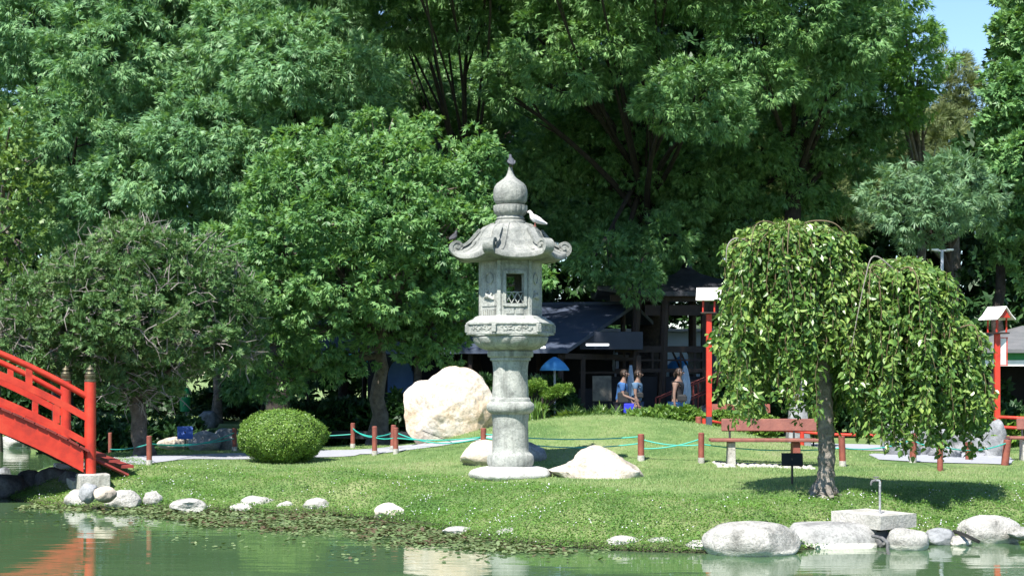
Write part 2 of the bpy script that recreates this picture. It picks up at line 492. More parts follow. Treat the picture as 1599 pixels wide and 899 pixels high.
# path ribbon draped on the ground
def ribbon(pts, widths, name, mat, lift=.012, sub=14, cross=6):
    pts = [Vector((p[0], p[1], 0)) for p in pts]
    cs = []; ws = []
    for i in range(len(pts) - 1):
        p0 = pts[max(0, i - 1)]; p1 = pts[i]; p2 = pts[i + 1]; p3 = pts[min(len(pts) - 1, i + 2)]
        for k in range(sub):
            t = k / sub
            cs.append(.5 * ((2 * p1) + (p2 - p0) * t + (2 * p0 - 5 * p1 + 4 * p2 - p3) * t * t + (3 * p1 - 3 * p2 + p3 - p0) * t ** 3))
            ws.append(widths[i] * (1 - t) + widths[i + 1] * t)
    cs.append(pts[-1]); ws.append(widths[-1])
    vs = []; fs = []
    for i, c in enumerate(cs):
        d = (cs[min(i + 1, len(cs) - 1)] - cs[max(i - 1, 0)]).normalized(); nrm = Vector((-d.y, d.x, 0))
        for k in range(cross + 1):
            p = c + nrm * ws[i] * (k / cross - .5)
            vs.append((p.x, p.y, gz(p.x, p.y) + lift))
    for i in range(len(cs) - 1):
        for k in range(cross):
            a = i * (cross + 1) + k
            fs.append((a, a + 1, a + cross + 2, a + cross + 1))
    b = MB(); b.add(vs, fs, True)
    return b.build(name, mat)
path_pts = [(-7.3, 28.2), (-6.6, 30.2), (-4.6, 31.2), (-2.6, 31.3), (-1.9, 30.2), (-.9, 29.6), (-.2, 29.4)]
path2_pts = [(2.0, 37.4), (4, 36.4), (8.2, 34.2), (8.4, 31.6), (7.9, 29.9), (7.5, 28.2)]
path_w = [1.7, 2.2, 2.2, 1.9, .7, .35, .3]
path2_w = [1.6, 2.0, 2.0, 2.2, 2.6, 2.2]
o = ribbon(path_pts, path_w, 'path', M['path']); tag(o, kind='structure')
o = ribbon(path2_pts, path2_w, 'path', M['path']); tag(o, kind='structure')

# ---------------------------------------------------------------- rocks
from mathutils import noise as mn
def rock_obj(name, mat, loc, size, seed, cuts=7, nz=.13, sub=4, rz=0.0, shape=None, flat=.0, parent=None):
    rnd = random.Random(seed)
    bm = bmesh.new()
    bmesh.ops.create_icosphere(bm, subdivisions=sub, radius=1.0)
    planes = []
    for _ in range(cuts):
        n_ = Vector((rnd.gauss(0, 1), rnd.gauss(0, 1), rnd.gauss(.2, .8))).normalized()
        planes.append((n_, rnd.uniform(.68, .92) if name != 'boulder' else rnd.uniform(.78, .9)))
    if name == 'boulder': planes = [(Vector((a, -abs(b_), c)).normalized(), d_) for (a, b_, c, d_) in ((-.8, 1, .1, .64), (.1, 1, .6, .56), (.8, 1, .25, .66), (.9, .5, -.3, .78), (-.2, 1, -.6, .64), (.35, 1, -.15, .58), (-.5, .6, .8, .74))]
    off = Vector((rnd.uniform(-50, 50), rnd.uniform(-50, 50), rnd.uniform(-50, 50)))
    for v in bm.verts:
        p = v.co.copy()
        if shape:
            th = math.atan2(p.z, p.x); rr = math.hypot(p.x, p.z)
            k = shape(th)
            p.x *= k; p.z *= k
        for n_, d_ in planes:
            e = p.dot(n_) - d_
            if e > 0: p -= n_ * e * .85
        q = p * 1.3 + off
        k = mn.fractal(q, 1.0, 2.0, 5) * nz
        rdg = abs(mn.noise(q * 2.3)) * nz * .6
        p += v.co * (k - rdg)
        if p.z > 0 and flat: p.z *= (1 - flat * p.z)
        v.co = Vector((p.x * size[0] / 2, p.y * size[1] / 2, p.z * size[2] / 2))
    me = bpy.data.meshes.new(name); bm.to_mesh(me); bm.free()
    me.materials.append(mat)
    me.polygons.foreach_set('use_smooth', [True] * len(me.polygons))
    if hasattr(me, 'set_sharp_from_angle'): me.set_sharp_from_angle(angle=R(38))
    o = link_mesh(name, me, parent)
    o.location = loc; o.rotation_euler = (0, 0, rz)
    return o

def bank_rock(x0, x1, yt, yb, seed, label, mat='bank_rock', zb=WZ, depth=.75, cuts=6, group='stones along the pond edge', name='rock', flat=0.15, rz=0., nz=.13):
    Y = (CAMZ - zb) * F / (yb - HY)
    Y += (x1 - x0) / F * Y * depth * .22
    wd = (x1 - x0) / F * Y * 1.03
    q_ = 1.0 if x1 - x0 > 120 else 1.1
    h = (yb - yt) / F * Y * q_; wd *= q_
    xc = X((x0 + x1) / 2, Y)
    zc = zb + h * .36
    o = rock_obj(name, M[mat], (xc, Y, zc), (wd, wd * depth, h * 1.42), seed, cuts=cuts, rz=rz, flat=flat, nz=nz)
    return tag(o, label, 'rock', group)

for a in [
    (105, 152, 765, 791, 3, 'cream rock at the water beside the red bridge footing', 'bank_rock', WZ),
    (124, 152, 756, 778, 11, 'small upright grey rock under the concrete bridge footing', 'grey_rock', -.32),
    (148, 180, 760, 778, 27, 'cream rock leaning on the right corner of the bridge footing', 'tan_rock', -.30),
    (166, 217, 766, 793, 4, 'wide cream bank rock second to the right of the bridge end', 'bank_rock', WZ),
    (224, 254, 767, 786, 5, 'small oval white rock in the grass right of the wide cream one', 'bank_rock', WZ + .06),
    (270, 320, 779, 798, 6, 'low flat white rock at the edge below the round bush left side', 'bank_rock', WZ),
    (360, 395, 786, 799, 7, 'low pale slab leaning against the pointed white rock below the round bush', 'bank_rock', WZ),
    (378, 430, 774, 797, 8, 'pointed white rock on the bank below the round bush', 'bank_rock', WZ),
    (430, 460, 783, 799, 9, 'small grey-white rock between two larger white ones', 'bank_rock', WZ),
    (474, 514, 778, 800, 10, 'blocky white rock at the bank below the right side of the bush', 'bank_rock', WZ),
    (583, 630, 787, 811, 12, 'bright white domed rock at the tip of the leaf mat', 'white_rock', WZ),
    (625, 668, 781, 802, 13, 'greyish rounded rock half sunk in the grassy bank', 'bank_rock', WZ + .03),
    (694, 742, 822, 834, 14, 'thin flat pale slab lying in the leaf mat', 'bank_rock', WZ),
    (742, 756, 818, 830, 15, 'tiny white stone beside the thin flat slab', 'bank_rock', WZ),
    (778, 854, 824, 842, 16, 'long low cream stone at the shore below the stone lantern', 'bank_rock', WZ),
    (946, 1004, 838, 856, 17, 'low pale stone at the waterline left of the oval one', 'bank_rock', WZ),
    (1007, 1056, 840, 857, 18, 'flat oval pale stone alone at the waterline', 'bank_rock', WZ),
    (1072, 1130, 845, 861, 19, 'low wedge stone against the left of the big rounded rock', 'bank_rock', WZ),
    (1100, 1249, 813, 866, 20, 'biggest rounded pale grey rock standing in the water', 'bank_rock', WZ),
    (1388, 1447, 824, 858, 22, 'rounded cream rock under the concrete block', 'bank_rock', WZ),
    (1444, 1492, 826, 850, 23, 'shaded grey rock between two cream rocks', 'grey_rock', WZ),
    (1482, 1516, 837, 851, 24, 'small low pale stone by the black pipe', 'bank_rock', WZ),
    (1500, 1588, 807, 846, 25, 'large cream rock at the right with leaf shadow on it', 'bank_rock', WZ),
    (1575, 1625, 822, 838, 26, 'small pale rock in the grass at the right picture edge', 'bank_rock', WZ + .1),
]:
    bank_rock(a[0], a[1], a[2], a[3], a[4], a[5], a[6], a[7], cuts=1 if a[4] == 20 else 3 if a[4] in (22, 25, 18, 16) else 6, nz=.07 if a[4] in (18, 20, 22, 25, 16) else .13)
# the long slab right of the biggest rock
Y = 19.7
sb = rock_obj('rock', M['grey_rock'], (X(1296, Y), Y, WZ + .08), (196 / F * Y, .85, .60), 77, cuts=9, nz=.08, flat=.28)
sb.data.materials[0] = stone_mat('slab_rock', (.42, .415, .40), (.29, .29, .28), (.12, .12, .12), scale=2.0, wl=-.5)
tag(sb, 'long flat-topped grey slab between the biggest rock and concrete block', 'rock', 'stones along the pond edge')
o = rock_obj('rock', M['dark_rock'], (X(1374, 19.6), 19.6, WZ + .08), (.28, .3, .3), 88)  # dark stone colour here stands for shadow on the rock
tag(o, 'rock tucked under the concrete block, shadow put in its dark colour', 'rock', 'stones along the pond edge')

# weir of dark rocks under the bridge
for a in [(-60, 40, 738, 776, 31, 'dark wet rock under the bridge at the left picture edge'),
          (20, 72, 736, 773, 32, 'second dark wet rock under the bridge'),
          (56, 112, 733, 775, 33, 'largest dark rock in the shade beside the bridge footing'),
          (88, 126, 738, 778, 34, 'dark blocky rock against the bridge footing')]:
    bank_rock(a[0], a[1], a[2], a[3], a[4], a[5], 'dark_rock', WZ, .8, group='dark rocks under the bridge')
bank_rock(-10, 18, 731, 757, 35, 'pale grey boulder left under the bridge', 'grey_rock', WZ, group='rocks around the bridge')
# far creek stones
for k, a in enumerate([(0, 46, 680, 700, 'pale stones seen under the bridge far left'), (148, 172, 680, 694, 'small pale creek stone just right of the bridge post'),
          (172, 216, 684, 697, 'flat pale creek stone between post and twiggy tree'), (250, 300, 683, 698, 'long cream creek stone left of the blue sign post'),
          (296, 345, 674, 700, 'grey creek boulder behind the blue sign'), (334, 372, 670, 699, 'grey boulder beside the timber post near the round bush')]):
    bank_rock(a[0], a[1], a[2], a[3], 40 + k, a[4], ['bank_rock', 'bank_rock', 'tan_rock', 'tan_rock', 'grey_rock', 'grey_rock'][k], -.05 if k > 2 else WZ, .6, group='stones along the creek')
o = rock_obj('rock', M['grey_rock'], (X(325, 44), 45.5, .12), (.62, .5, .62), 53, cuts=3); tag(o, 'rounded grey rock on the lawn behind the creek', 'rock')
o.location = (X(325, 47), 47, .2); 

# big boulder
sil = [(518, 260), (535, 238), (570, 207), (600, 205), (650, 172), (700, 158), (740, 162), (790, 190), (824, 240), (842, 330), (822, 400), (745, 432), (700, 458), (640, 478), (600, 470), (566, 440), (532, 390), (520, 320)]
cx_, cy_ = 680, 320
SA = sorted([(math.atan2(-(y - cy_), x - cx_), math.hypot(x - cx_, y - cy_)) for x, y in sil])
def shp(th):
    t = [(a, r) for a, r in SA]
    t = [(t[-1][0] - 2 * math.pi, t[-1][1])] + t + [(t[0][0] + 2 * math.pi, t[0][1])]
    for i in range(len(t) - 1):
        if t[i][0] <= th <= t[i + 1][0]:
            f = (th - t[i][0]) / (t[i + 1][0] - t[i][0])
            return (t[i][1] * (1 - f) + t[i + 1][1] * f) / 155.0
    return 1.0
Yb = 31.4
s_ = 155 / 2.2525 / F * Yb
bo = rock_obj('boulder', stone_mat('boulder_rock', (.66, .60, .53), (.57, .45, .32), (.30, .24, .18), scale=.9, bump=.9), P(400 + 680 / 2.2525, 500 + 320 / 2.2525, Yb), (2 * s_, 1.6 * s_, 2 * s_), 5, cuts=9, nz=.075, sub=6, shape=shp)
tag(bo, 'huge cream and ochre boulder standing left behind the stone lantern', 'boulder')
# smaller boulders round the lantern
def lawn_rock(x0, x1, yt, yb, Y, seed, label, mat='white_rock', cuts=6, depth=.7, nz=.1, shape=None):
    wd = (x1 - x0) / F * Y; xc = X((x0 + x1) / 2, Y)
    g_ = gz(xc, Y); h = (yb - yt) / F * Y
    zt = CAMZ - (yt - HY) / F * Y
    zb = zt - h
    o = rock_obj('rock', M[mat], (xc, Y, zb + h * .35), (wd * 1.05, wd * depth, h * 1.35), seed, cuts=cuts, nz=nz, shape=shape)
    return tag(o, label, 'rock')
lawn_rock(717, 790, 688, 724, 27.0, 61, 'rounded tan rock tucked behind the lantern column on the left', 'tan_rock', 3)
lawn_rock(790, 852, 690, 722, 27.2, 62, 'grey-blue rock tucked behind the lantern column on the right', 'grey_rock', 4)
def tri(th):
    # pointed hump with long right tail
    return 1.0 - .38 * abs(math.cos(th)) ** .5 * (math.sin(th) > 0) * abs(math.sin(2 * th)) ** .8
lawn_rock(855, 1002, 694, 757, 25.0, 64, 'pale pointed boulder with a long right tail on the lawn right of the lantern', 'white_rock', 11, .6, .15, tri)
for a in [(1378, 1440, 655, 712, 30.5, 66, 'dark grey jagged rock behind the weeping tree left of path end'),
          (1430, 1486, 662, 714, 31.5, 67, 'grey rock in the middle of the group behind the weeping tree'),
          (1480, 1536, 672, 716, 32.0, 68, 'low grey rock by the far side of the grey path'),
          (1534, 1574, 655, 713, 31.0, 69, 'tall blue-grey rock under the right red rail'),
          (1450, 1500, 694, 716, 30.3, 70, 'small grey rock at the end of the path')]:
    o = lawn_rock(a[0], a[1], a[2], a[3], a[4], a[5], a[6], 'grey_rock', 8, .8, .18); o['group'] = 'grey rocks behind the weeping tree'

# ---------------------------------------------------------------- grass
rng = np.random.default_rng(7)
def path_mask(x, y):
    m_ = np.zeros(x.shape, bool)
    for pts_, ws_ in ((path_pts, path_w), (path2_pts, path2_w)):
      pp = np.array(pts_)
      for i in range(len(pp) - 1):
        ax, ay = pp[i]; bx, by = pp[i + 1]; ex, ey = bx - ax, by - ay
        t = np.clip(((x - ax) * ex + (y - ay) * ey) / (ex * ex + ey * ey), 0, 1)
        wd = ws_[i] * (1 - t) + ws_[i + 1] * t
        m_ |= np.hypot(x - ax - t * ex, y - ay - t * ey) < wd / 2
    return m_
def scatter(n, y0, y1, half=.36):
    y = rng.uniform(y0, y1, n); x = rng.uniform(-1, 1, n) * half * y
    return x, y
def blades(x, y, z, h, wd, lean, mat, name):
    n = len(x)
    a = rng.uniform(0, 2 * np.pi, n); b = rng.uniform(0, 2 * np.pi, n)
    ln = rng.uniform(0, 1, n) * lean
    base = np.stack([x, y, z - .005], 1)
    sd = np.stack([np.cos(a), np.sin(a), np.zeros(n)], 1) * (wd / 2)[:, None]
    tip = base + np.stack([np.cos(b) * ln * h, np.sin(b) * ln * h, h], 1)
    Vv = np.stack([base - sd, base + sd, tip], 1).reshape(-1, 3)
    return link_mesh(name, npmesh(name, Vv, 3, mat))
GRASS = leafmat('grass_blade', [(.10, .19, .055), (.17, .27, .095), (.235, .32, .13), (.29, .33, .17)], .35, .5, .3, .6, gain=1.2)
CLOVER = leafmat('bank_herb', [(.050, .13, .024), (.092, .20, .04), (.145, .25, .06)], .35, .45, .3, 1.0, gain=1.2)
x, y = scatter(420000, 18.3, 34)
keep = rng.uniform(0, 1, len(x)) < (18.3 / y) * 1.0
x, y = x[keep], y[keep]
d = pond_sd(x, y)
k = (d > .9) & ~path_mask(x, y)
# dry, short tufts vs greener
z = hgt(x[k], y[k])
nb = k.sum()
o = blades(x[k], y[k], z, rng.uniform(.015, .045, nb), rng.uniform(.006, .014, nb), .9, GRASS, 'grass')
tag(o, 'short mown green lawn grass around the stone lantern', 'grass', kind='stuff')
# bank herbs: small round leaves in low tufts
x, y = scatter(480000, 18.2, 30)
d = pond_sd(x, y)
k = (d > -.12) & (d < 2.3) & (rng.uniform(0, 1, len(x)) < np.clip(1.35 - d / 2.1, 0, 1))
x, y = x[k], y[k]; z = np.maximum(hgt(x, y), WZ + .015)
n = len(x)
clump = .5 + .5 * np.sin(x * 3.1 + 1.3 * np.sin(y * 2.2)) * np.sin(y * 3.7 + x)
hh = rng.uniform(.005, .06, n) * (.4 + clump)
a = rng.uniform(0, 2 * np.pi, n); r_ = rng.uniform(.007, .014, n)
tl = rng.normal(0, .5, (n, 2))
u = np.stack([np.cos(a), np.sin(a), tl[:, 0] * .7], 1) * r_[:, None]
v = np.stack([-np.sin(a), np.cos(a), tl[:, 1] * .7], 1) * r_[:, None]
c = np.stack([x, y, z + hh], 1)
Vv = np.stack([c - u, c - v, c + u, c + v], 1).reshape(-1, 3)
o = link_mesh('bank_herbs', npmesh('bank_herbs', Vv, 4, CLOVER)); tag(o, 'low clover-like ground cover on the sloping pond bank', 'ground cover', kind='stuff')
# little white flowers
sel = rng.uniform(0, 1, n) < .016 * (clump > .45) * (.3 + .7 * (np.sin(x * 1.1 + 2) > -.2))
c = c[sel] + np.array([0, 0, .02]); m_ = len(c)
a = rng.uniform(0, 2 * np.pi, m_); r_ = rng.uniform(.005, .009, m_)
u = np.stack([np.cos(a), np.sin(a) * .6, np.sin(a) * .7], 1) * r_[:, None]
v = np.stack([-np.sin(a), np.cos(a) * .6, np.cos(a) * .7], 1) * r_[:, None]
Vv = np.stack([c - u, c - v, c + u, c + v], 1).reshape(-1, 3)
FLW = surf('tiny_flower', (.62, .58, .72), (.55, .55, .60), 5, .7, 0)
o = link_mesh('flowers', npmesh('flowers', Vv, 4, FLW)); tag(o, 'tiny pale flowers dotting the pond bank', 'flowers', kind='stuff')

# floating leaf mat
edge = np.array([W(*p) for p in [(95, 796), (150, 803), (230, 814), (330, 825), (430, 831), (520, 838), (600, 850), (680, 860), (760, 866), (880, 867), (915, 860)]])
x = rng.uniform(-7.6, 1.2, 110000); y = rng.uniform(18, 26, 110000)
ye = np.interp(x, edge[:, 0], edge[:, 1])
d = pond_sd(x, y)
kk = (d < .12) & (y > ye + rng.normal(0, .15, len(x)) + .2 * np.sin(x * 5)) & (rng.uniform(0, 1, len(x)) < (.55 + .45 * np.sin(x * 4 + 2 * np.sin(y * 3))) * np.clip((y - ye + .3) / .9, .25, 1))
kk |= (d < .05) & (y > ye - 2.2) & (rng.uniform(0, 1, len(x)) < .012)
x, y = x[kk][:26000], y[kk][:26000]; n = len(x)
a = rng.uniform(0, 2 * np.pi, n); r_ = rng.uniform(.012, .032, n)
tl = rng.normal(0, .22, (n, 2)); zz = WZ + .012 + np.abs(rng.normal(0, .008, n))
vs = []
for q in range(6):
    t = a + q * np.pi / 3; rr = r_ * (1 if q % 3 else 1.25)
    vs.append(np.stack([x + np.cos(t) * rr, y + np.sin(t) * rr * .8, zz + np.cos(t) * tl[:, 0] * rr + np.sin(t) * tl[:, 1] * rr], 1))
Vv = np.stack(vs, 1).reshape(-1, 3)
LILY = leafmat('floating_leaf', [(.075, .05, .03), (.07, .105, .038), (.10, .145, .055), (.15, .19, .09)], .1, .5, .4, 1.5, gain=1.2)
x0_ = 0
o = link_mesh('floating_leaves', npmesh('floating_leaves', Vv, 6, LILY)); tag(o, 'mat of small green and brown leaves floating along the shore', 'water plants', kind='stuff')
# ---------------------------------------------------------------- stone lantern
YL = 25.2; PL = F / YL
xl = X(797, YL); g0 = gz(xl, YL)
lan = thing('stone_lantern', (xl, YL, g0), 'tall weathered grey stone lantern with curled hexagonal roof on the lawn', 'stone lantern')
def lz(py): return CAMZ - (py - HY) / PL - g0
def lr(px): return px / PL
def prof(l): return [(lr(a), lz(b)) for a, b in l]
TH = R(9)
ls, lro = M['lantern'], M['lantern_roof']
# irregular foot slab
pb = rock_obj('foot_slab', stone_mat('foot_slab_stone', (.66, .66, .63), (.52, .52, .5), (.3, .3, .28), scale=3), (0, -.02, .04), (lr(132), 1.25, .42), 91, cuts=2, nz=.05, flat=.35, parent=lan)
def smooth_prof(l, n=6):
    out = []
    for i in range(len(l) - 1):
        out.append(l[i])
    out.append(l[-1]); return out
b = MB().lathe(prof([(33, 729), (36, 724), (37, 718), (36, 711), (33.5, 708), (31, 706.5), (29, 704), (28.5, 698)]), 56); b.build('base_ring', ls, lan)
b = MB().lathe(prof([(28.3, 700), (28.5, 692), (27.8, 670), (27.6, 658), (28.8, 652), (29.0, 648), (29, 640)]), 56); b.build('lower_shaft', ls, lan)
b = MB().lathe(prof([(29, 646), (33, 644), (36.5, 640), (37.5, 635), (36.5, 630), (33, 627.3), (31.5, 626), (31.5, 624), (30, 621), (28, 619.5)]), 56); b.build('middle_ring', ls, lan)
# upper shaft: octagonal feel with arched panels
def oct_(t, r, z, i):
    k = ((t + math.pi / 8) % (math.pi / 4)) - math.pi / 8
    s_ = math.cos(math.pi / 8) / math.cos(k)
    f = min(1, max(0, (z - lz(616)) / .25)) * min(1, max(0, (lz(562) - z) / .12))
    return r * (1 - .35 * f * (1 - s_) * 1.6), z
b = MB().lathe(prof([(28.5, 622), (28.5, 612), (28.3, 600), (28.2, 590), (28.2, 580), (28.4, 572), (28.8, 566), (29.2, 561), (29.5, 558)]), 64, rfun=oct_); b.build('upper_shaft', ls, lan)
b = MB().lathe(prof([(28.5, 563.5), (31.5, 562.5), (32, 560), (31.2, 558.6), (35, 557), (35.8, 555.5), (35.8, 548.5), (34.2, 547), (33, 546.5)]), 56); b.build('capital', ls, lan)
# lotus bowl
def petal(t, r, z, i):
    f = math.sin(math.pi * min(1, max(0, (i - 1) / 7.0)))
    return r * (1 + .07 * f * abs(math.sin(t * 6)) ** .5 - .035 * f), z
b = MB().lathe(prof([(33.5, 547), (40, 546), (46.5, 543.5), (51.5, 540), (55, 536), (57.3, 531.5), (58.5, 527.5), (57, 525.5), (60.5, 524.5), (60.5, 522.5)]), 120, rfun=petal); b.build('lotus_bowl', ls, lan)
# hexagonal platform
def hexring(r, py, th=TH): return [(lr(r) * math.cos(th + k * math.pi / 3), lr(r) * math.sin(th + k * math.pi / 3), lz(py)) for k in range(6)]
def hexstack(b, l, th=TH):
    vs = []; fs = []
    for r, py in l: vs += hexring(r, py, th)
    for i in range(len(l) - 1):
        for k in range(6):
            j = (k + 1) % 6
            fs.append((i * 6 + k, i * 6 + j, i * 6 + 6 + j, i * 6 + 6 + k))
    fs.append(tuple(range(5, -1, -1))); m_ = (len(l) - 1) * 6; fs.append(tuple(range(m_, m_ + 6)))
    b.add(vs, fs)
b = MB(); hexstack(b, [(61, 524), (64, 523.6), (69.5, 523), (70, 522), (70, 519.5), (67.5, 519), (67.5, 507.5), (70, 507), (70, 504.8), (69, 504), (64, 500.5), (59, 498.5), (56, 495.5), (52, 493.5)])
b.build('platform', ls, lan)
# corner posts + carved panel relief of the platform
rnd = random.Random(3)
for k in range(6):
    t = TH + k * math.pi / 3
    b = MB().box((lr(68.2) * math.cos(t), lr(68.2) * math.sin(t), lz(513.3)), (lr(6), lr(7), lr(12.5)), rz=t, bev=.006)
    b.build('corner_block', ls, lan)
for k in range(6):
    t0 = TH + k * math.pi / 3; t1 = t0 + math.pi / 3
    A = Vector((math.cos(t0), math.sin(t0), 0)) * lr(67.3); B_ = Vector((math.cos(t1), math.sin(t1), 0)) * lr(67.3)
    nrm = ((A + B_) / 2).normalized(); e = (B_ - A)
    b = MB()
    for q in range(26):
        u = rnd.uniform(.12, .88); zc = lz(513.3) + rnd.uniform(-.035, .035)
        c0 = A + e * u + nrm * .002; a0 = rnd.uniform(0, 6.28); ln_ = rnd.uniform(.03, .06)
        pts = [c0 + e.normalized() * math.cos(a0 + s_ * 1.3) * ln_ * s_ + Vector((0, 0, zc + math.sin(a0 + s_ * 1.3) * ln_ * s_ * .55)) for s_ in (-1, -.4, .3, 1)]
        pts = [Vector((p.x, p.y, min(max(p.z, lz(518.5)), lz(508.3)))) for p in pts]
        b.tube(pts, [.006, .013, .014, .006], 6)
    b.build('carved_panel', ls, lan)
# fire box: hexagonal wall with a window in front and back
RO, RI = lr(48), lr(40)
zb, zt = lz(494.5), lz(404)
wz0, wz1 = lz(475), lz(430)
b = MB()
def cpt(k, r): t = TH + k * math.pi / 3; return Vector((r * math.cos(t), r * math.sin(t), 0))
for k in range(6):
    A, B_ = cpt(k, RO), cpt(k + 1, RO); a_i, b_i = cpt(k, RI), cpt(k + 1, RI)
    has = k in (1, 4)
    def col(u0, u1, z0, z1):
        p = [A.lerp(B_, u0), A.lerp(B_, u1), a_i.lerp(b_i, u1), a_i.lerp(b_i, u0)]
        vs = [Vector((q.x, q.y, z0)) for q in p] + [Vector((q.x, q.y, z1)) for q in p]
        b.add(vs, [(3, 2, 1, 0), (4, 5, 6, 7), (0, 1, 5, 4), (1, 2, 6, 5), (2, 3, 7, 6), (3, 0, 4, 7)])
    if has:
        u0, u1 = (.215, .80) if k == 4 else (.2, .785)
        col(0, u0, zb, zt); col(u1, 1, zb, zt); col(u0, u1, zb, wz0); col(u0, u1, wz1, zt)
    else: col(0, 1, zb, zt)
fb = b.build('fire_box', ls, lan)
# window surround, raised frames and lattice
for k in (1, 4):
    A, B_ = cpt(k, RO), cpt(k + 1, RO); e = (B_ - A); nrm = ((A + B_) / 2).normalized(); rz = math.atan2(e.y, e.x)
    L_ = e.length; b = MB()
    for u in (.17, .845): b.box((A + e * u + nrm * .010) + Vector((0, 0, (wz0 + wz1) / 2)), (.045, .035, wz1 - wz0 + .08), rz)
    for zz in (wz0 - .026, wz1 + .026): b.box((A + e * .507 + nrm * .011) + Vector((0, 0, zz)), (L_ * .62, .035, .045), rz)
    for u in (.35, .66): b.box((A + e * u + nrm * .004) + Vector((0, 0, lz(487))), (L_ * .25, .02, .085), rz)
    b.box((A + e * .5 + nrm * .004) + Vector((0, 0, lz(418))), (L_ * .66, .02, .07), rz)
    b.build('window_frame', ls, fb)
    b = MB()
    c0 = A + e * .507 - nrm * .02
    ed = e.normalized(); hw = L_ * .29
    for s_ in (-1, 0, 1):
        for sg in (-1, 1):
            p0 = c0 + ed * (s_ * hw * .66 - sg * hw * .33) + Vector((0, 0, wz0)); p1 = c0 + ed * (s_ * hw * .66 + sg * hw * .33) + Vector((0, 0, wz0 + .17))
            b.tube([p0, p1], .009, 6)
    b.box(c0 + Vector((0, 0, wz0 + .172)), (hw * 2, .02, .014), rz)
    b.build('lattice', ls, fb)
# carved reliefs on the other four faces
for k in (0, 2, 3, 5):
    A, B_ = cpt(k, RO), cpt(k + 1, RO); e = (B_ - A); nrm = ((A + B_) / 2).normalized(); rz = math.atan2(e.y, e.x); L_ = e.length; ed = e.normalized()
    b = MB()
    b.box((A + e * .5 + nrm * .002) + Vector((0, 0, lz(416))), (L_ * .72, .016, .09), rz)
    for q in range(7): b.box((A + e * (.2 + .1 * q) + nrm * .008) + Vector((0, 0, lz(488))), (.016, .026, .085), rz)
    pts = [A + e * .5 + nrm * .008 + ed * math.cos(t) * .09 + Vector((0, 0, lz(436) + math.sin(t) * .085)) for t in np.linspace(0, 2 * math.pi, 17)]
    b.tube(pts, .013, 6)
    b.box((A + e * .5 + nrm * .002) + Vector((0, 0, lz(478))), (L_ * .74, .02, .02), rz)
    # crane-like relief: body, neck, wings
    c0 = A + e * .5 + nrm * .015 + Vector((0, 0, lz(466)))
    b.tube([c0 + ed * -.12, c0 + ed * -.03 + Vector((0, 0, .03)), c0 + ed * .06, c0 + ed * .12 + Vector((0, 0, -.03))], [.008, .035, .03, .006], 8)
    b.tube([c0 + ed * -.02, c0 + ed * -.06 + Vector((0, 0, .08)), c0 + ed * -.02 + Vector((0, 0, .12))], [.03, .022, .006], 8)
    b.tube([c0 + ed * .03, c0 + ed * .07 + Vector((0, 0, .06)), c0 + ed * .05 + Vector((0, 0, .10))], [.028, .018, .005], 8)
    b.build('carved_panel', ls, fb)
for k in range(6):
    t = TH + k * math.pi / 3
    b = MB().box((lr(47.0) * math.cos(t), lr(47.0) * math.sin(t), (zb + zt) / 2), (lr(5), lr(6), zt - zb - .004), rz=t, bev=.008)
    b.build('corner_post', ls, fb)
# roof: polar grid, hexagonal, ridges rising to lifted corners
def roof_pt(t, u):
    """t angle from vertex direction, u 0 (neck) .. 1 (eave)"""
    k = (t % (math.pi / 3)) - math.pi / 6          # 0 mid side, +-pi/6 corner
    hexf = math.cos(math.pi / 6) / math.cos(k)     # 0.866 mid .. 1 corner
    cn = (abs(k) / (math.pi / 6))
    cc = cn ** 3
    rn, re = lr(25), lr(92)
    # profile in photo pixels: convex dome, then sweeping out to the eave
    pu = [0, .12, .25, .38, .5, .62, .74, .86, 1.0]
    pr = [25, 34, 43, 50, 56, 62, 69, 79, 91]
    pz = [350, 352, 357, 364, 372, 380, 388, 395, 399]
    r = lr(float(np.interp(u, pu, pr)))
    hx = 1 - (1 - hexf) * min(1, u * 1.8)
    r *= hx
    z = lz(float(np.interp(u, pu, pz)))
    if u > .9: z -= 0
    z += cc * .10 * u ** 3
    z += .018 * (cn > .86) * min(1, u * 4) * (1 if u < .93 else 0)       # ridge rib
    # two faint tile bands
    for ub in (.36, .62): z += .020 * (1 if ub < u < ub + .04 else 0)
    return r, z
nT, nU = 180, 40
vs = []; fs = []
for i in range(nU + 1):
    for k in range(nT):
        t = 2 * math.pi * k / nT; r, z = roof_pt(t, i / nU)
        vs.append((r * math.cos(t + TH), r * math.sin(t + TH), z))
# lip and underside
def lastring(dr, dz, flat=None):
    out = []
    for k in range(nT):
        t = 2 * math.pi * k / nT; r, z = roof_pt(t, 1)
        out.append(((r + dr) * math.cos(t + TH), (r + dr) * math.sin(t + TH), z + dz))
    return out
vs += lastring(.015, -.02); vs += lastring(.015, -.075); vs += lastring(-.02, -.095); vs += lastring(-.05, -.085)
for f_ in (.8, .62, .5):
    for k in range(nT):
        t = 2 * math.pi * k / nT; r, z = roof_pt(t, 1)
        zz = lz(411) + .02 if f_ < .7 else lz(407)
        rr = r * f_
        if f_ == .5: zz = lz(409)
        vs.append((rr * math.cos(t + TH), rr * math.sin(t + TH), zz))
rows = nU + 1 + 4 + 3
for i in range(rows - 1):
    for k in range(nT):
        j = (k + 1) % nT
        fs.append((i * nT + k, i * nT + j, (i + 1) * nT + j, (i + 1) * nT + k))
fs.append(tuple(range(nT - 1, -1, -1))); m_ = (rows - 1) * nT; fs.append(tuple(range(m_, m_ + nT)))
b = MB(); b.add(vs, fs, True); ro = b.build('roof', lro, lan)
if hasattr(ro.data, 'set_sharp_from_angle'): ro.data.set_sharp_from_angle(angle=R(40))
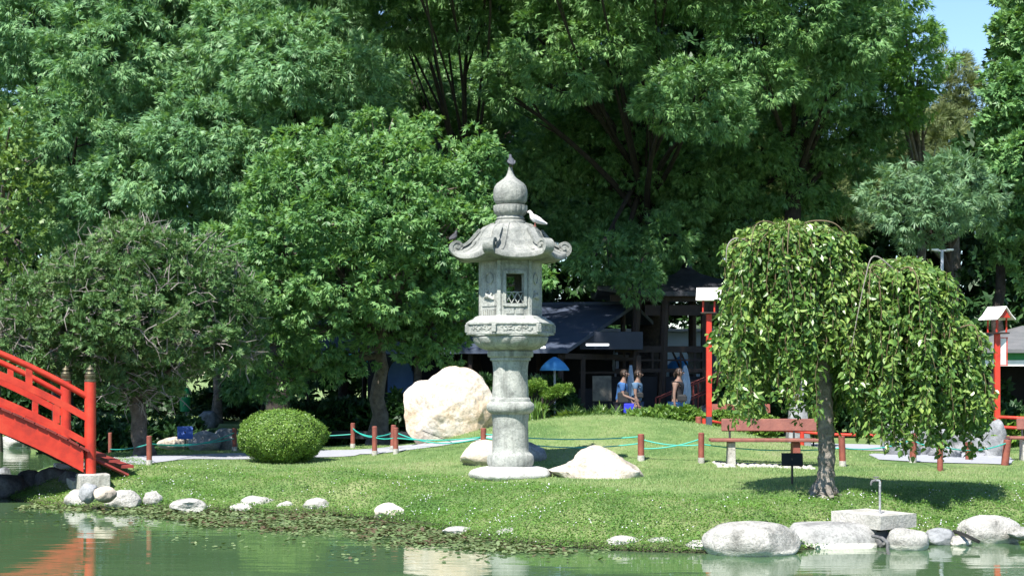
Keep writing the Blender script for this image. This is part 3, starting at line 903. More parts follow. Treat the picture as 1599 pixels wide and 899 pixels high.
# ribs on the panels (three raised bands per face)
for k in range(6):
    b = MB()
    for off in (-.30, .30):
        pts = []
        for u in np.linspace(.05, .93, 14):
            t = (k + .5) * math.pi / 3 + off * (.75 + .35 * u)
            r, z = roof_pt(t, u); pts.append((r * math.cos(t + TH), r * math.sin(t + TH), z + .004))
        b.tube(pts, .016, 6)
    b.build('roof_rib', lro, ro)
# corner scrolls
for k in range(6):
    t = TH + k * math.pi / 3; dr = Vector((math.cos(t), math.sin(t), 0)); sd = Vector((-math.sin(t), math.cos(t), 0))
    b = MB()
    # spine coming down the ridge then curling up into a volute
    pts = []
    for u in np.linspace(.35, .93, 8):
        r, z = roof_pt(t - TH, u); pts.append((r, z + .005))
    cx, cz = lr(83.5), lz(387)
    rad0 = lr(12.5)
    for q in range(26):
        a = -math.pi * .55 + q * .31
        rr = rad0 * (1 - q / 30)
        pts.append((cx + rr * math.cos(a), cz + rr * math.sin(a)))
    hw = lambda i: .06 if i < 4 else .085
    n_ = len(pts); V_ = []; F_ = []
    for i, (r, z) in enumerate(pts):
        if i == 0: d = (pts[1][0] - r, pts[1][1] - z)
        elif i == n_ - 1: d = (r - pts[-2][0], z - pts[-2][1])
        else: d = (pts[i + 1][0] - pts[i - 1][0], pts[i + 1][1] - pts[i - 1][1])
        l_ = math.hypot(*d); nx_, nz_ = -d[1] / l_, d[0] / l_
        th_ = .022 if i < 8 else .024 * (1 - .4 * (i - 8) / 26)
        for sx, sz in ((-1, -1), (1, -1), (1, 1), (-1, 1)):
            rr = r + nx_ * th_ * sz; zz = z + nz_ * th_ * sz
            V_.append(dr * rr + sd * sx * hw(i) + Vector((0, 0, zz)))
    for i in range(n_ - 1):
        for a in range(4):
            c_ = (a + 1) % 4; F_.append((i * 4 + a, i * 4 + c_, i * 4 + 4 + c_, i * 4 + 4 + a))
    F_.append((3, 2, 1, 0)); F_.append(tuple(range((n_ - 1) * 4, n_ * 4)))
    b.add(V_, F_)
    c3 = dr * cx + Vector((0, 0, cz))
    b.tube([c3 - sd * .072, c3 + sd * .072], rad0 * .66, 20)
    b.tube([c3 - sd * .098, c3 + sd * .098], rad0 * .26, 14)
    b.build('corner_scroll', lro, ro)
# neck, lotus ring, onion finial
b = MB().lathe(prof([(24, 352), (24.5, 348), (24, 345.5), (21, 344), (22.5, 341.5), (20.5, 339), (20, 336)]), 48); b.build('neck', lro, lan)
def petal2(t, r, z, i): return r * (1 + .05 * abs(math.sin(t * 8)) ** .5 * (1 if 1 < i < 7 else 0)), z
b = MB().lathe(prof([(19, 338.5), (21, 337), (24, 333), (25.5, 329), (25.6, 326), (25.6, 323.5), (25.6, 321.5), (23, 320.5), (18, 320)]), 128, rfun=petal2); b.build('lotus_ring', lro, lan)
b = MB().lathe(prof([(18, 320.6), (23, 318), (25.5, 314), (26.6, 308), (26.8, 302), (26.2, 296), (24.5, 291), (21, 286.5), (15.5, 282.5), (10.5, 279), (7, 275), (4.8, 270), (3.6, 265.5), (3.2, 261.5), (1.5, 260.8)]), 56); b.build('finial', lro, lan)

# ---------------------------------------------------------------- pigeons
def bird(name, loc, rz, label, body, wing, s=1.0):
    t = thing(name, loc, label, 'bird', 'pigeons perched on the stone lantern', rz)
    mb_ = surf('plumage_' + label[:5].strip(), body, tuple(c * .8 for c in body), 20, .7, .2, 80)
    mw_ = surf('wing_' + label[:5].strip(), wing, tuple(c * .7 for c in wing), 20, .7, .2, 80)
    b = MB()
    b.tube([Vector(p) * s for p in [(-.17, 0, .035), (-.11, 0, .055), (-.05, 0, .085), (.01, 0, .115), (.045, 0, .145), (.06, 0, .175), (.068, 0, .198), (.085, 0, .212), (.105, 0, .208), (.118, 0, .203)]],
           [v * s for v in [.012, .03, .05, .056, .045, .028, .025, .028, .018, .004]], 14)
    bo_ = b.build('body', mb_, t)
    b = MB()
    for sy in (-1, 1): b.tube([Vector(p) * s for p in [(.03, sy * .042, .125), (-.03, sy * .05, .10), (-.10, sy * .038, .065), (-.16, sy * .02, .045)]], [v * s for v in [.014, .026, .018, .004]], 8)
    b.build('wings', mw_, t)
    b = MB()
    for sy in (-1, 1):
        b.tube([Vector(p) * s for p in [(.0, sy * .02, .07), (.005, sy * .022, .0)]], .005 * s, 5); b.tube([Vector(p) * s for p in [(-.012, sy * .022, .004), (.03, sy * .022, .004)]], .004 * s, 5)
    b.build('legs', surf('bird_leg', (.35, .12, .1), None, 5, .6, 0), t)
    b = MB().tube([Vector((.114, 0, .204)) * s, Vector((.14, 0, .196)) * s], [.006 * s, .001], 6); b.build('beak', M['black'], t)
    return t
def lp(px, py, dy=0.0): return Vector((X(px, YL), YL + dy, CAMZ - (py - HY) / PL))
bird('pigeon', lp(798, 262), R(100), 'dark grey pigeon on the very tip of the lantern', (.06, .065, .08), (.10, .105, .12), .92)
bird('pigeon', lp(836, 354.5, -.08), R(168), 'white pigeon standing on the lantern roof beside its neck', (.75, .73, .72), (.55, .56, .62), 1.08)
bird('pigeon', lp(709, 377.5), R(60), 'small dark pigeon on the left corner scroll', (.05, .05, .055), (.07, .07, .08), .75)

# ---------------------------------------------------------------- red arched bridge
A0 = Vector((-6.78, 26.1, 0)); ax = Vector((-.925, -.38, 0)); wv = Vector((-.38, .925, 0)) * 3.13   # across
wu = wv.normalized()
br = thing('arched_bridge', A0, 'red lacquered arched wooden bridge with railings over the pond', 'bridge')
Rr, th0 = 11.0, R(31.5); HS = Rr * math.sin(th0)
def arc(s):
    x_ = s - HS
    return math.sqrt(max(0, Rr * Rr - x_ * x_)) - Rr * math.cos(th0)
def bp(s, lat, z): return ax * s + wu * lat + Vector((0, 0, z + arc(min(max(s, 0), 2 * HS))))
def sweep(b, s0, s1, lat, zoff, hw, hh, n=40):
    V_ = []; F_ = []
    for i in range(n + 1):
        s = s0 + (s1 - s0) * i / n
        for a, c_ in ((-1, -1), (1, -1), (1, 1), (-1, 1)): V_.append(bp(s, lat + a * hw, zoff + c_ * hh))
    for i in range(n):
        for a in range(4):
            c_ = (a + 1) % 4; F_.append((i * 4 + a, i * 4 + c_, i * 4 + 4 + c_, i * 4 + 4 + a))
    F_.append((3, 2, 1, 0)); F_.append(tuple(range(n * 4, n * 4 + 4)))
    b.add(V_, F_)
SE = 2 * HS
WL = 3.13
for lat in (0, WL):
    b = MB(); b.tube([bp(s, lat, 1.178) for s in np.linspace(0.02, SE - .02, 48)], .05, 10); b.build('handrail', M['red'], br)
    b = MB(); sweep(b, .02, SE - .02, lat, .838, .035, .062); b.build('middle_rail', M['red'], br)
    b = MB(); sweep(b, .02, SE - .02, lat, .43, .035, .06); b.build('lower_rail', M['red'], br)
    sg = -1 if lat == 0 else 1
    b = MB(); sweep(b, .12, SE - .12, lat + sg * .05, .115, .05, .185); b.build('side_beam', M['red'], br)
    s_ = .95
    while s_ < SE - .5:
        b = MB(); p = bp(s_, lat, 0)
        b.box(p + Vector((0, 0, 1.01)), (.10, .06, .26), rz=math.atan2(ax.y, ax.x)); b.build('rail_block', M['red'], br); b = MB(); b.box(p + Vector((0, 0, .35)), (.10, .06, .1), rz=math.atan2(ax.y, ax.x)); b.build('rail_block', M['red'], br)
        b = MB(); p = bp(s_ - .42, lat, 0); b.box(p + Vector((0, 0, .635)), (.10, .06, .30), rz=math.atan2(ax.y, ax.x)); b.build('baluster', M['red'], br)
        s_ += 1.12
    for se in (0, SE):
        b = MB(); p = bp(se, lat, 0); b.tube([p + Vector((0, 0, -.05)), p + Vector((0, 0, 1.445))], .090, 20)
        po = b.build('newel_post', M['red'], br)
        b = MB(); b.lathe([(r_, 1.447 + (z_ - 1.272) * .84) for r_, z_ in [(.093, 1.272), (.094, 1.31), (.075, 1.325), (.085, 1.34), (.088, 1.40), (.07, 1.415), (.078, 1.43), (.07, 1.455), (.045, 1.47), (.04, 1.485), (.062, 1.505), (.055, 1.53), (.03, 1.55), (.012, 1.575), (.004, 1.60)]], 20, c=(p.x, p.y)); b.build('finial', M['bronze'], po)
b = MB(); sweep(b, .02, SE - .02, WL / 2, .26, WL / 2 - .06, .03); b.build('deck', M['red_worn'], br)
# plank ends showing beyond the beam
b = MB()
s_ = .1
pk = random.Random(4)
while s_ < SE - .1:
    p = bp(s_, 0, 0) ; ang = math.atan2(ax.y, ax.x)
    sl_ = math.atan2(arc(s_ + .02) - arc(s_ - .02), .04)
    b.box(bp(s_, WL / 2, .315), (.15, WL + .30, .035), M=Matrix.Rotation(ang, 3, 'Z') @ Matrix.Rotation(-sl_, 3, 'Y'))
    s_ += .172
b.build('planks', M['red_worn'], br)
# under-arch dark beams
b = MB(); 
for lat in (.7, 1.55, 2.4): sweep(b, .2, SE - .2, lat, .05, .06, .13, 24)
b.build('joists', M['dark_timber'], br)
# end steps
for e_, sgn in ((0, 1), (SE, -1)):
    for q in range(3):
        b = MB(); p = ax * (e_ - sgn * (.18 + q * .22)) + wu * (WL / 2) + Vector((0, 0, .25 - q * .095))
        b.box(p, (.20, WL - .35, .045), rz=math.atan2(ax.y, ax.x)); b.build('step', M['red_worn'], br)
    for lat in (.12, WL - .12):
        b = MB(); b.tube([ax * (e_) + wu * lat + Vector((0, 0, .24)), ax * (e_ - sgn * .62) + wu * lat + Vector((0, 0, -.08))], .03, 4); b.build('stringer', M['red_worn'], br)
t = thing('bridge_footing', A0 + Vector((0, 0, -.6)), 'grey concrete footing block under the right end of the red bridge', 'footing')
b = MB().box((.05, -.02, .275), (.48, .46, .60), rz=R(22), bev=.015); b.build('concrete_block', M['concrete'], t); b = MB().box(wv + Vector((.05, 0, .275)), (.48, .46, .60), rz=R(22), bev=.015); b.build('concrete_block', M['concrete'], t); b = MB(); b.box(wv / 2 + Vector((-.05, 0, .2)), (.4, 2.7, .5), rz=R(22), bev=.01)
b.build('concrete_block', M['concrete'], t)
t2 = copy_tree(t); t2.location = A0 + ax * SE + Vector((0, 0, -.6)); t2['label'] = ''; tag(t2, 'concrete footing under the far end of the red bridge outside the picture')

# ---------------------------------------------------------------- posts and rope
posts = []
def post(px, yt, yb, label, Y=None, tilt=(0, 0), foot=True, dia=.095):
    if Y is None:
        # find Y where ground projects to yb
        lo, hi = 20.0, 40.0
        for q in range(400):
            Yt = lo + q * .05
            pyy = HY + (CAMZ - gz(X(px, Yt), Yt)) * F / Yt
            if pyy <= yb: break
        Y = Yt
    x_ = X(px, Y); g_ = gz(x_, Y); h = CAMZ - (yt - HY) * Y / F - g_
    t = thing('timber_post', (x_, Y, g_), label, 'post', 'timber posts of the rope fence')
    top = Vector((tilt[0], tilt[1], h)); ft = .09 if foot else 0
    b = MB(); d = top.normalized()
    b.tube([d * (ft - .004), top - d * .012, top], [dia / 2, dia / 2, dia / 2 - .012], 14); b.build('shaft', M['wood_red'], t)
    b = MB(); b.tube([Vector((0, 0, -.1)), d * ft], dia / 2 + .006, 12); b.build('foot', M['concrete'] if foot else M['wood_red'], t)
    posts.append((Vector((x_, Y, g_)), top)); return len(posts) - 1
p = {}
p[172] = post(172, 675, 706, 'timber post beside the red bridge end, behind its steps')
p[233] = post(233, 680, 726, 'slim timber post in front of the twiggy tree trunk')
p[366] = post(366, 668, 704, 'timber post with white foot left of the round bush')
p[550] = post(551, 660, 699, 'leftmost timber post between round bush and boulder')
p[585] = post(585, 665, 711, 'tallest timber post at the near edge of the path by the bush')
p[612] = post(613, 663, 703, 'back one of two timber posts close together left of the boulder', tilt=(.02, 0))
p[617] = post(618, 667, 708, 'front one of two timber posts close together left of the boulder')
p[755] = post(755, 668, 704, 'timber post in front of the boulder beside the lantern column', dia=.10)
p[1000] = post(1001, 677, 719, 'lone timber post on the lawn mound between pointed boulder and bench', dia=.11)
p[1095] = post(1095, 675, 723, 'timber post with white foot left of the bench', dia=.10)
p[1090] = post(1091, 650, 669, 'short timber post behind the mound beside the red lamp post', Y=32.6, foot=False, dia=.13)
p[1315] = post(1316, 680, 728, 'timber post with pale foot just right of the weeping tree trunk', dia=.11, tilt=(-.02, 0))
p[1425] = post(1425, 676, 722, 'pale-footed timber post at the left edge of the right path', dia=.12, tilt=(.03, 0))
p[1467] = post(1468, 686, 735, 'timber post standing in front of the right grey path', foot=False)
p[1512] = post(1513, 690, 718, 'timber post at the back right of the path, under hanging leaves', foot=False, dia=.13)
p[1570] = post(1569, 686, 726, 'leaning timber post in front of the tall blue-grey rock at the right', foot=False, tilt=(.05, 0), dia=.13)
rope_n = 0
def rope(a, b_, h0, h1, sag, label):
    A, ta = posts[p[a]] if a in p else (None, None); B_, tb = posts[p[b_]]
    P0 = A + ta * h0; P1 = B_ + tb * h1
    pts = [P0.lerp(P1, u) - Vector((0, 0, sag * 4 * u * (1 - u))) for u in np.linspace(0, 1, 13)]
    pts = [Vector((q.x, q.y, max(q.z, gz(q.x, q.y) + .03))) for q in pts]
    o = MB().tube([q - pts[0] for q in pts], .011, 6).build('rope', M['rope']); o.location = pts[0]
    tag(o, label, 'rope', 'teal ropes strung between the timber posts')
rope(172, 233, .75, .72, .04, 'teal rope from the post by the bridge to the slim post')
rope(233, 366, .72, .55, .06, 'lower teal rope from the slim post to the white-footed one by the bush')
rope(233, 366, .74, .80, .13, 'upper teal rope rising to the post by the round bush')
rope(366, 550, .80, .55, .06, 'teal rope passing behind the round bush')
rope(550, 585, .78, .62, .05, 'short teal rope between the two posts right of the bush')
rope(550, 612, .72, .70, .10, 'teal rope along the far side of the path left of the boulder')
rope(585, 617, .62, .62, .03, 'short teal rope to the front of the paired posts')
rope(617, 755, .60, .62, .05, 'teal rope crossing in front of the big boulder')
rope(612, 755, .75, .60, .16, 'second teal rope sagging across the big boulder')
rope(755, 1000, .60, .65, .12, 'long teal rope across the mound below the lantern shadow')
rope(755, 1000, .75, .90, .07, 'long upper teal rope running behind the lantern column')
rope(1000, 1095, .80, .60, .05, 'teal rope dipping right from the lone mound post')
rope(1000, 1095, .45, .80, .05, 'teal rope rising right from the lone mound post')
rope(1095, 1315, .62, .60, .07, 'teal rope passing across the front of the bench legs')
rope(1315, 1425, .60, .80, .08, 'teal rope between trunk-side post and path-edge post')
rope(1425, 1467, .75, .8, .04, 'short teal rope across the right path')
rope(1467, 1570, .8, .88, .10, 'teal rope right of the path to the leaning post')
# thin guy cable on boulder
A_ = P(660, 672, 29.6); B_ = P(738, 703, 29.8)
o = MB().tube([Vector((0, 0, 0)), B_ - A_], .006, 5).build('guy_cable', M['black']); o.location = A_; tag(o, 'thin dark cable slanting down in front of the boulder', 'cable')

# ---------------------------------------------------------------- bench
def bench(loc, rz, L_, label, m=None):
    t = thing('park_bench', loc, label, 'bench', 'wooden park benches', rz)
    m = m or M['bench_wood']
    for sx in (-1, 1):
        x_ = sx * L_ * .30
        b = MB(); b.box((x_, .02, .195), (.13, .34, .40), bev=.01, taper=.9); b.build('leg', M['concrete'] if sx < 0 else M['wood_red'], t)
        b = MB(); b.tube([(x_, .19, .28), (x_, .215, .45), (x_, .27, .72)], .018, 8); b.build('back_support', M['black'], t)
    b = MB(); b.box((0, .0, .425), (L_, .42, .05), bev=.012); b.build('seat', m, t)
    b = MB(); b.box((.12, .245, .665), (L_ * .89, .045, .21), bev=.012, M=Matrix.Rotation(R(-9), 3, 'X')); b.build('backrest', m, t)
    return t
Ybn = 26.8; xb = X(1192, Ybn)
bench((xb, Ybn, gz(xb, Ybn) - .0), R(-2), 1.77, 'red-brown wooden bench facing the pond left of the weeping trunk')
xq = X(1640, 29.5); bench((xq, 29.5, gz(xq, 29.5)), R(-6), 1.5, 'wooden bench cut by the right picture edge behind the leaning post')
xq = X(1150, 37.0); bench((xq, 37.0, gz(xq, 37) + .12), R(4), 1.6, 'far reddish bench behind the red lamp post and clipped shrubs', M['wood_red'])
xq = X(370, 56); bench((xq, 56, gz(xq, 56) + .0), R(4), 1.6, 'distant dark bench in the shade under the twiggy tree', M['wood_red'])
# cobbles under the bench
t = thing('cobble_pad', (xb, Ybn - .1, gz(xb, Ybn)), 'pad of pale rough cobbles set in the grass under the bench', 'paving')
rnd = random.Random(8)
for q in range(58):
    u = (q % 15) / 14 - .5 + rnd.uniform(-.02, .02); v_ = (q // 15) / 3 - .5
    x_ = u * 1.5; y_ = v_ * .62 + rnd.uniform(-.03, .03); zz = gz(xb + x_, Ybn - .1 + y_) - gz(xb, Ybn)
    rock_obj('cobble', M['concrete'], (x_, y_, zz - .01), (.13, .17, .09), 200 + q, cuts=4, sub=2, parent=t)

# ---------------------------------------------------------------- small signs
def sign(px, yb, wpx, hpx, yt, label, mat, Y=None, tilt=35, rz=0):
    if Y is None:
        for q in range(500):
            Y = 20 + q * .05
            if HY + (CAMZ - gz(X(px, Y), Y)) * F / Y <= yb: break
    x_ = X(px, Y); g_ = gz(x_, Y); k = Y / F
    t = thing('plant_sign', (x_, Y, g_), label, 'sign', None, rz)
    h = (yb - yt) * k
    b = MB(); b.tube([(0, 0, -.05), (0, 0, h - hpx * k * .4)], .016, 8); b.build('stake', M['black'], t)
    b = MB(); b.box((0, 0, h - hpx * k * .5), (wpx * k, hpx * k / math.cos(R(tilt)) * .95, .012), M=Matrix.Rotation(R(90 - tilt), 3, 'X')); pl = b.build('plate', mat, t)
    return t
sign(1237, 756, 33, 20, 707, 'small dark metal plant sign on a stake beside the weeping trunk', M['black'], rz=R(-8))
t = sign(289, 703, 24, 20, 665, 'small blue sign plate on a stake by the creek', M['sign_blue'], Y=34.4, rz=R(12))
t = sign(362, 700, 12, 12, 664, 'tiny blue sign partly behind the timber post near the bush', M['sign_blue'], Y=36.5)

# ---------------------------------------------------------------- concrete block with spigot
cz = -.13; Yc = 19.9
cxw = X(1362, Yc)
t = thing('tap_plinth', (cxw, Yc, cz - .13), 'rectangular pale concrete block at the bank carrying a tap', 'concrete block')
b = MB(); 
k = Yc / F
near = Vector((X(1375, 19.35), 19.35, 0)); rt = Vector((X(1431, 19.75), 19.75, 0)); lf = Vector((X(1298, 20.1), 20.1, 0)); bk = rt + lf - near
o_ = Vector((cxw, Yc, 0))
b.prism([(v.x - o_.x, v.y - o_.y) for v in (near, rt, bk, lf)], -.02, .145); b.build('block', M['concrete'], t)
b = MB(); q0 = (near + rt * 1.0 + lf + bk) / 4 - o_
xt = X(1374, 19.75) - cxw
tp = thing('garden_tap', (cxw + xt, 19.75, cz + .015), 'thin grey standpipe tap bent at the top on the concrete block', 'tap')
b = MB(); b.tube([(0, 0, 0), (0, 0, .30), (0, 0, .385), (-.01, 0, .40), (-.06, 0, .405)], .014, 10); b.build('pipe', M['grey_rock'], tp)
b = MB(); b.tube([(-.05, 0, .42), (-.055, 0, .40), (-.095, -.01, .395), (-.11, -.01, .37), (-.11, -.01, .345)], [.012, .018, .017, .013, .012], 10); b.tube([(-.05, 0, .41), (-.05, 0, .44)], .007, 6); b.tube([(-.085, 0, .442), (-.015, 0, .442)], .008, 6); b.build('tap_head', M['dark_rock'], tp)
a_, b_ = P(1490, 829, 19.9), P(1528, 845, 19.3)
o = MB().tube([Vector((0, 0, 0)), (b_ - a_) * .5 + Vector((0, 0, .01)), b_ - a_], .024, 8).build('drain_pipe', M['black']); o.location = a_; tag(o, 'short black pipe sloping between the bank rocks at the right', 'pipe')
a_ = P(1386, 866, 18.75)  # bent tube stands in for a dark rock in shadow
o = MB().tube([Vector((.02, 0, -.03)), Vector((0, 0, .06)), Vector((.0, 0, .14)), Vector((-.05, .05, .19)), Vector((-.13, .2, .20))], [.02, .022, .022, .022, .02], 8).build('dark_tube', M['dark_rock']); o.location = a_; tag(o, 'dark bent tube standing in for a shadowed rock by the rounded rock', 'dark_tube')

# ---------------------------------------------------------------- red lamp posts
def lamp(px, yb, yt, Y, label, banner=False, zb=None, rz=0.0, wpx=36):
    x_ = X(px, Y); g_ = gz(x_, Y) if zb is None else zb; k = Y / F
    t = thing('lantern_post', (x_, Y, g_), label, 'lamp post', 'red posts carrying small roofed lanterns')
    H = CAMZ - (yt - HY) * k - g_
    hs = wpx * k
    b = MB(); b.box((0, 0, .12), (.115, .115, .24), bev=.01); b.build('post_foot', surf('dark_blue_grey', (.04, .05, .08), None, 4, .6, 0), t)
    hp = H - hs * 1.15
    b = MB(); b.box((0, 0, .24 + (hp - .24) / 2), (.105, .105, hp - .24), bev=.01); b.build('post', M['red'], t)
    hd = bpy.data.objects.new('lantern_head', None); C.objects.link(hd); hd.parent = t; hd.location = (0, 0, hp); hd.rotation_euler = (0, 0, rz)
    b = MB(); b.box((0, 0, .012), (hs * .72, hs * .66, .03), bev=.004); b.build('shelf', M['dark_timber'], hd)
    for sx in (-1, 1):
        for sy in (-1, 1):
            b = MB(); b.box((sx * hs * .26, sy * hs * .24, .03 + hs * .28), (.025, .025, hs * .58)); b.build('upright', M['red'], hd)
    z1 = .03 + hs * .57
    b = MB(); ov = hs * .52; rw = hs * .50; rh = hs * .46
    prf = [(-rw, -.02), (-rw * .55, rh * .30), (0, rh), (rw * .55, rh * .30), (rw, -.02)]
    V_ = []; 
    for yy in (-ov, ov):
        for (a, z) in prf: V_.append((a, yy, z1 + z))
        for (a, z) in prf: V_.append((a, yy, z1 + z - .022))
    F_ = []
    for i in range(4):
        F_.append((i, i + 1, 10 + i + 1, 10 + i)); F_.append((5 + i, 15 + i, 15 + i + 1, 5 + i + 1))
        F_.append((i, 5 + i, 5 + i + 1, i + 1)); F_.append((10 + i, 10 + i + 1, 15 + i + 1, 15 + i))
    F_.append((0, 10, 15, 5)); F_.append((4, 9, 19, 14))
    b.add(V_, F_); b.build('roof', M['white_paint'], hd)
    b = MB()
    for yy in (-ov * .8, ov * .8): b.add([(-rw * .6, yy - .008, z1), (rw * .6, yy - .008, z1), (0, yy - .008, z1 + rh * .85), (-rw * .6, yy + .008, z1), (rw * .6, yy + .008, z1), (0, yy + .008, z1 + rh * .85)], [(0, 1, 2), (5, 4, 3), (0, 3, 4, 1), (1, 4, 5, 2), (2, 5, 3, 0)])
    b.build('gable', M['red'], hd)
    if banner:
        zt_ = H - (527 - yt) * k; zb_ = H - (570 - yt) * k
        b = MB()
        for zz in (zt_, zb_): b.box((.11, 0, zz), (.22, .02, .02))
        b.box((.20, 0, (zt_ + zb_) / 2), (.018, .018, zt_ - zb_)); b.build('banner_frame', M['red'], t)
        b = MB(); b.box((.125, 0, (zt_ + zb_) / 2), (.11, .012, (zt_ - zb_) * .94)); pn = b.build('banner', M['white_paint'], t)
        b = MB()
        for q in range(3): b.box((.125, -.009, zt_ - .14 - q * .15), (.05, .004, .016)); b.box((.125, -.009, zt_ - .17 - q * .15), (.012, .004, .06))
    return t
lamp(1107, 668, 447, 32.2, 'red post with small white-roofed lantern at the left of the weeping tree', rz=R(80), wpx=37)
lamp(1557, 655, 476, 33.0, 'red post with white-roofed lantern and narrow banner at the right', banner=True, rz=R(28), wpx=39)
# tall grey street lamp far back
xq = X(1471, 37.5); g_ = gz(xq, 37.5)
t = thing('street_lamp', (xq, 37.5, g_), 'thin grey metal lamp pole with T-shaped head behind the weeping tree', 'street lamp')
hh = CAMZ - (390 - HY) * 37.5 / F - g_
MB().tube([(0, 0, 0), (0, 0, hh)], [.05, .035], 12).build('pole', M['pole_grey'], t)
b = MB(); b.tube([(-.18, 0, hh - .02), (.18, 0, hh - .02)], .02, 8); b.build('cross_arm', M['pole_grey'], t)
for sx in (-1, 1): b = MB(); b.box((sx * .17, -.02, hh), (.16, .12, .04), bev=.01); b.build('lamp_head', M['white_paint'], t)

# ---------------------------------------------------------------- red rails
def rail_fence(pts, hs, label, rad=.03, every=1.6, pm='red', nm='rail_fence'):
    b0 = Vector((pts[0][0], pts[0][1], gz(*pts[0])))
    t = thing(nm, b0, label, 'fence', 'low red tube rails')
    for h in hs:
        b = MB(); b.tube([Vector((x_, y_, gz(x_, y_) + h)) - b0 for x_, y_ in pts], rad, 8); b.build('rail', M[pm], t)
    L_ = sum(math.dist(pts[i], pts[i + 1]) for i in range(len(pts) - 1)); n_ = max(1, int(L_ / every))
    for q in range(n_ + 1):
        s_ = L_ * q / n_; i = 0
        while i < len(pts) - 2 and s_ > math.dist(pts[i], pts[i + 1]): s_ -= math.dist(pts[i], pts[i + 1]); i += 1
        f = s_ / math.dist(pts[i], pts[i + 1]); x_ = pts[i][0] * (1 - f) + pts[i + 1][0] * f; y_ = pts[i][1] * (1 - f) + pts[i + 1][1] * f
        b = MB(); q_ = Vector((x_, y_, gz(x_, y_))) - b0; b.tube([q_ - Vector((0, 0, .1)), q_ + Vector((0, 0, max(hs) + .03))], .045, 8); b.build('rail_post', M[pm], t)
    return t
rail_fence([(X(1548, 33), 32.6), (X(1600, 32), 32.2), (14.5, 31)], (.48, .68), 'low red double rail at the right edge beside the lantern post')
rail_fence([(X(1100, 33.2), 33.2), (X(1150, 33.6), 33.6), (X(1290, 33.8), 33.8), (X(1420, 33.6), 33.6)], (.30,), 'low red single rail behind the bench and weeping trunk')

# ---------------------------------------------------------------- café building (left, dark sloping roof)
cb0 = Vector((1.4, 41, gz(1.4, 41)))
t = thing('cafe_building', cb0, 'low open-fronted dark café with a sloping blue-black roof behind the lantern', 'building')
u = Vector((-.93, .37, 0)); v = Vector((.45, .89, 0)).normalized()
Eav = P(886, 545, 41) - cb0; Rid = P(992, 474, 45) - cb0
b = MB(); L_ = 9
b.slab([Eav, Eav + u * L_, Rid + u * L_, Rid], .10)
rf = b.build('roof', M['slate'], t)
vv = Vector((Rid.x - Eav.x, Rid.y - Eav.y, 0)); B2 = Rid + vv * .3; B2.z = Rid.z - .45
b = MB(); b.slab([B2 + u * L_, B2, Rid + Vector((0, 0, -.004)), Rid + u * L_ + Vector((0, 0, -.004))], .10); b.build('back_roof_slope', M['slate'], rf)
b = MB(); b.tube([Rid + Vector((0, 0, .02)), Rid + u * L_ + Vector((0, 0, .02))], .06, 8); b.build('ridge_cap', M['slate'], rf)
zf = Eav.z - .12
def gp(s_, q, z): p_ = Eav + u * s_ + vv * q; return Vector((p_.x, p_.y, z))
for s_ in (.3, 2.8, 5.4, 8.3):
    for q in (.06, .97):
        b = MB(); b.tube([gp(s_, q, 0), gp(s_, q, zf if q < .5 else Rid.z - .15)], .07, 6); b.build('pillar', M['dark_timber'], t)
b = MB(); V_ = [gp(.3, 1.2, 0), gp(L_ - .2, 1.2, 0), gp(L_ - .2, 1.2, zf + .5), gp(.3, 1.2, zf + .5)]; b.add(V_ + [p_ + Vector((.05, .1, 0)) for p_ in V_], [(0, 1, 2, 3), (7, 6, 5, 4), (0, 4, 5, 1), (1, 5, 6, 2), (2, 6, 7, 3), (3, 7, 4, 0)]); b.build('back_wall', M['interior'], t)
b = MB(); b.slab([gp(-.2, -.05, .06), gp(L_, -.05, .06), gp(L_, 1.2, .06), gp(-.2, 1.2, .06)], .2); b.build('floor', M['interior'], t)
for s_ in (.15, 8.8):
    b = MB(); b.slab([gp(s_, .05, zf + .02), gp(s_ + .08, .05, zf + .02), gp(s_ + .08, 1.0, zf + .02), gp(s_, 1.0, zf + .02)], .14); b.build('tie_beam', M['dark_timber'], t)
# right wing with flat fascia joining the café to the pavilion
wg0 = Vector((2.6, 43, gz(2.6, 43)))
t = thing('covered_passage', wg0, 'dark flat-roofed passage with tube lights between café and pavilion', 'building')
b = MB(); b.box((.0, .6, CAMZ - (545 - HY) / F * 43 - wg0.z + .22), (1.65, 2.2, .46)); b.build('fascia', surf('navy_fascia', (.03, .037, .055), (.04, .048, .07), 3, .7, 0), t)
for x_ in (-.75, .7): b = MB(); b.box((x_, -.7, 1.0), (.12, .12, 2.05)); b.build('pillar', M['dark_timber'], t)
for zz in (1.58, 1.95):
    b = MB(); b.box((.0, .5, zz), (1.6, .06, .06)); b.build('cross_rail', M['dark_timber'], t)
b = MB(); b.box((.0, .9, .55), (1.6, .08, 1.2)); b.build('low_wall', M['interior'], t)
# fluorescent tubes (lit)
EM = bpy.data.materials.new('lit_tube'); EM.use_nodes = True
e_ = EM.node_tree.nodes['Principled BSDF']; e_.inputs['Base Color'].default_value = (.9, .9, .9, 1); e_.inputs['Emission Color'].default_value = (.9, .95, 1, 1); e_.inputs['Emission Strength'].default_value = 1.1
for a in ((933, 538, 36, 41.2, 'lit white tube lamp on the dark fascia right of the sloping roof'), (841, 542, 22, 40.6, 'short lit tube lamp under the eave beside the lantern')):
    c_ = P(a[0], a[1], a[3]); tt = thing('tube_lamp', c_, a[4], 'lamp', 'white tube lamps at the café')
    wl_ = a[2] / F * a[3]
    MB().box((0, 0, 0), (wl_, .05, .055), bev=.01).build('tube', EM, tt)
    MB().box((0, .0, .05), (wl_ * 1.03, .09, .03)).build('housing', M['black'], tt)

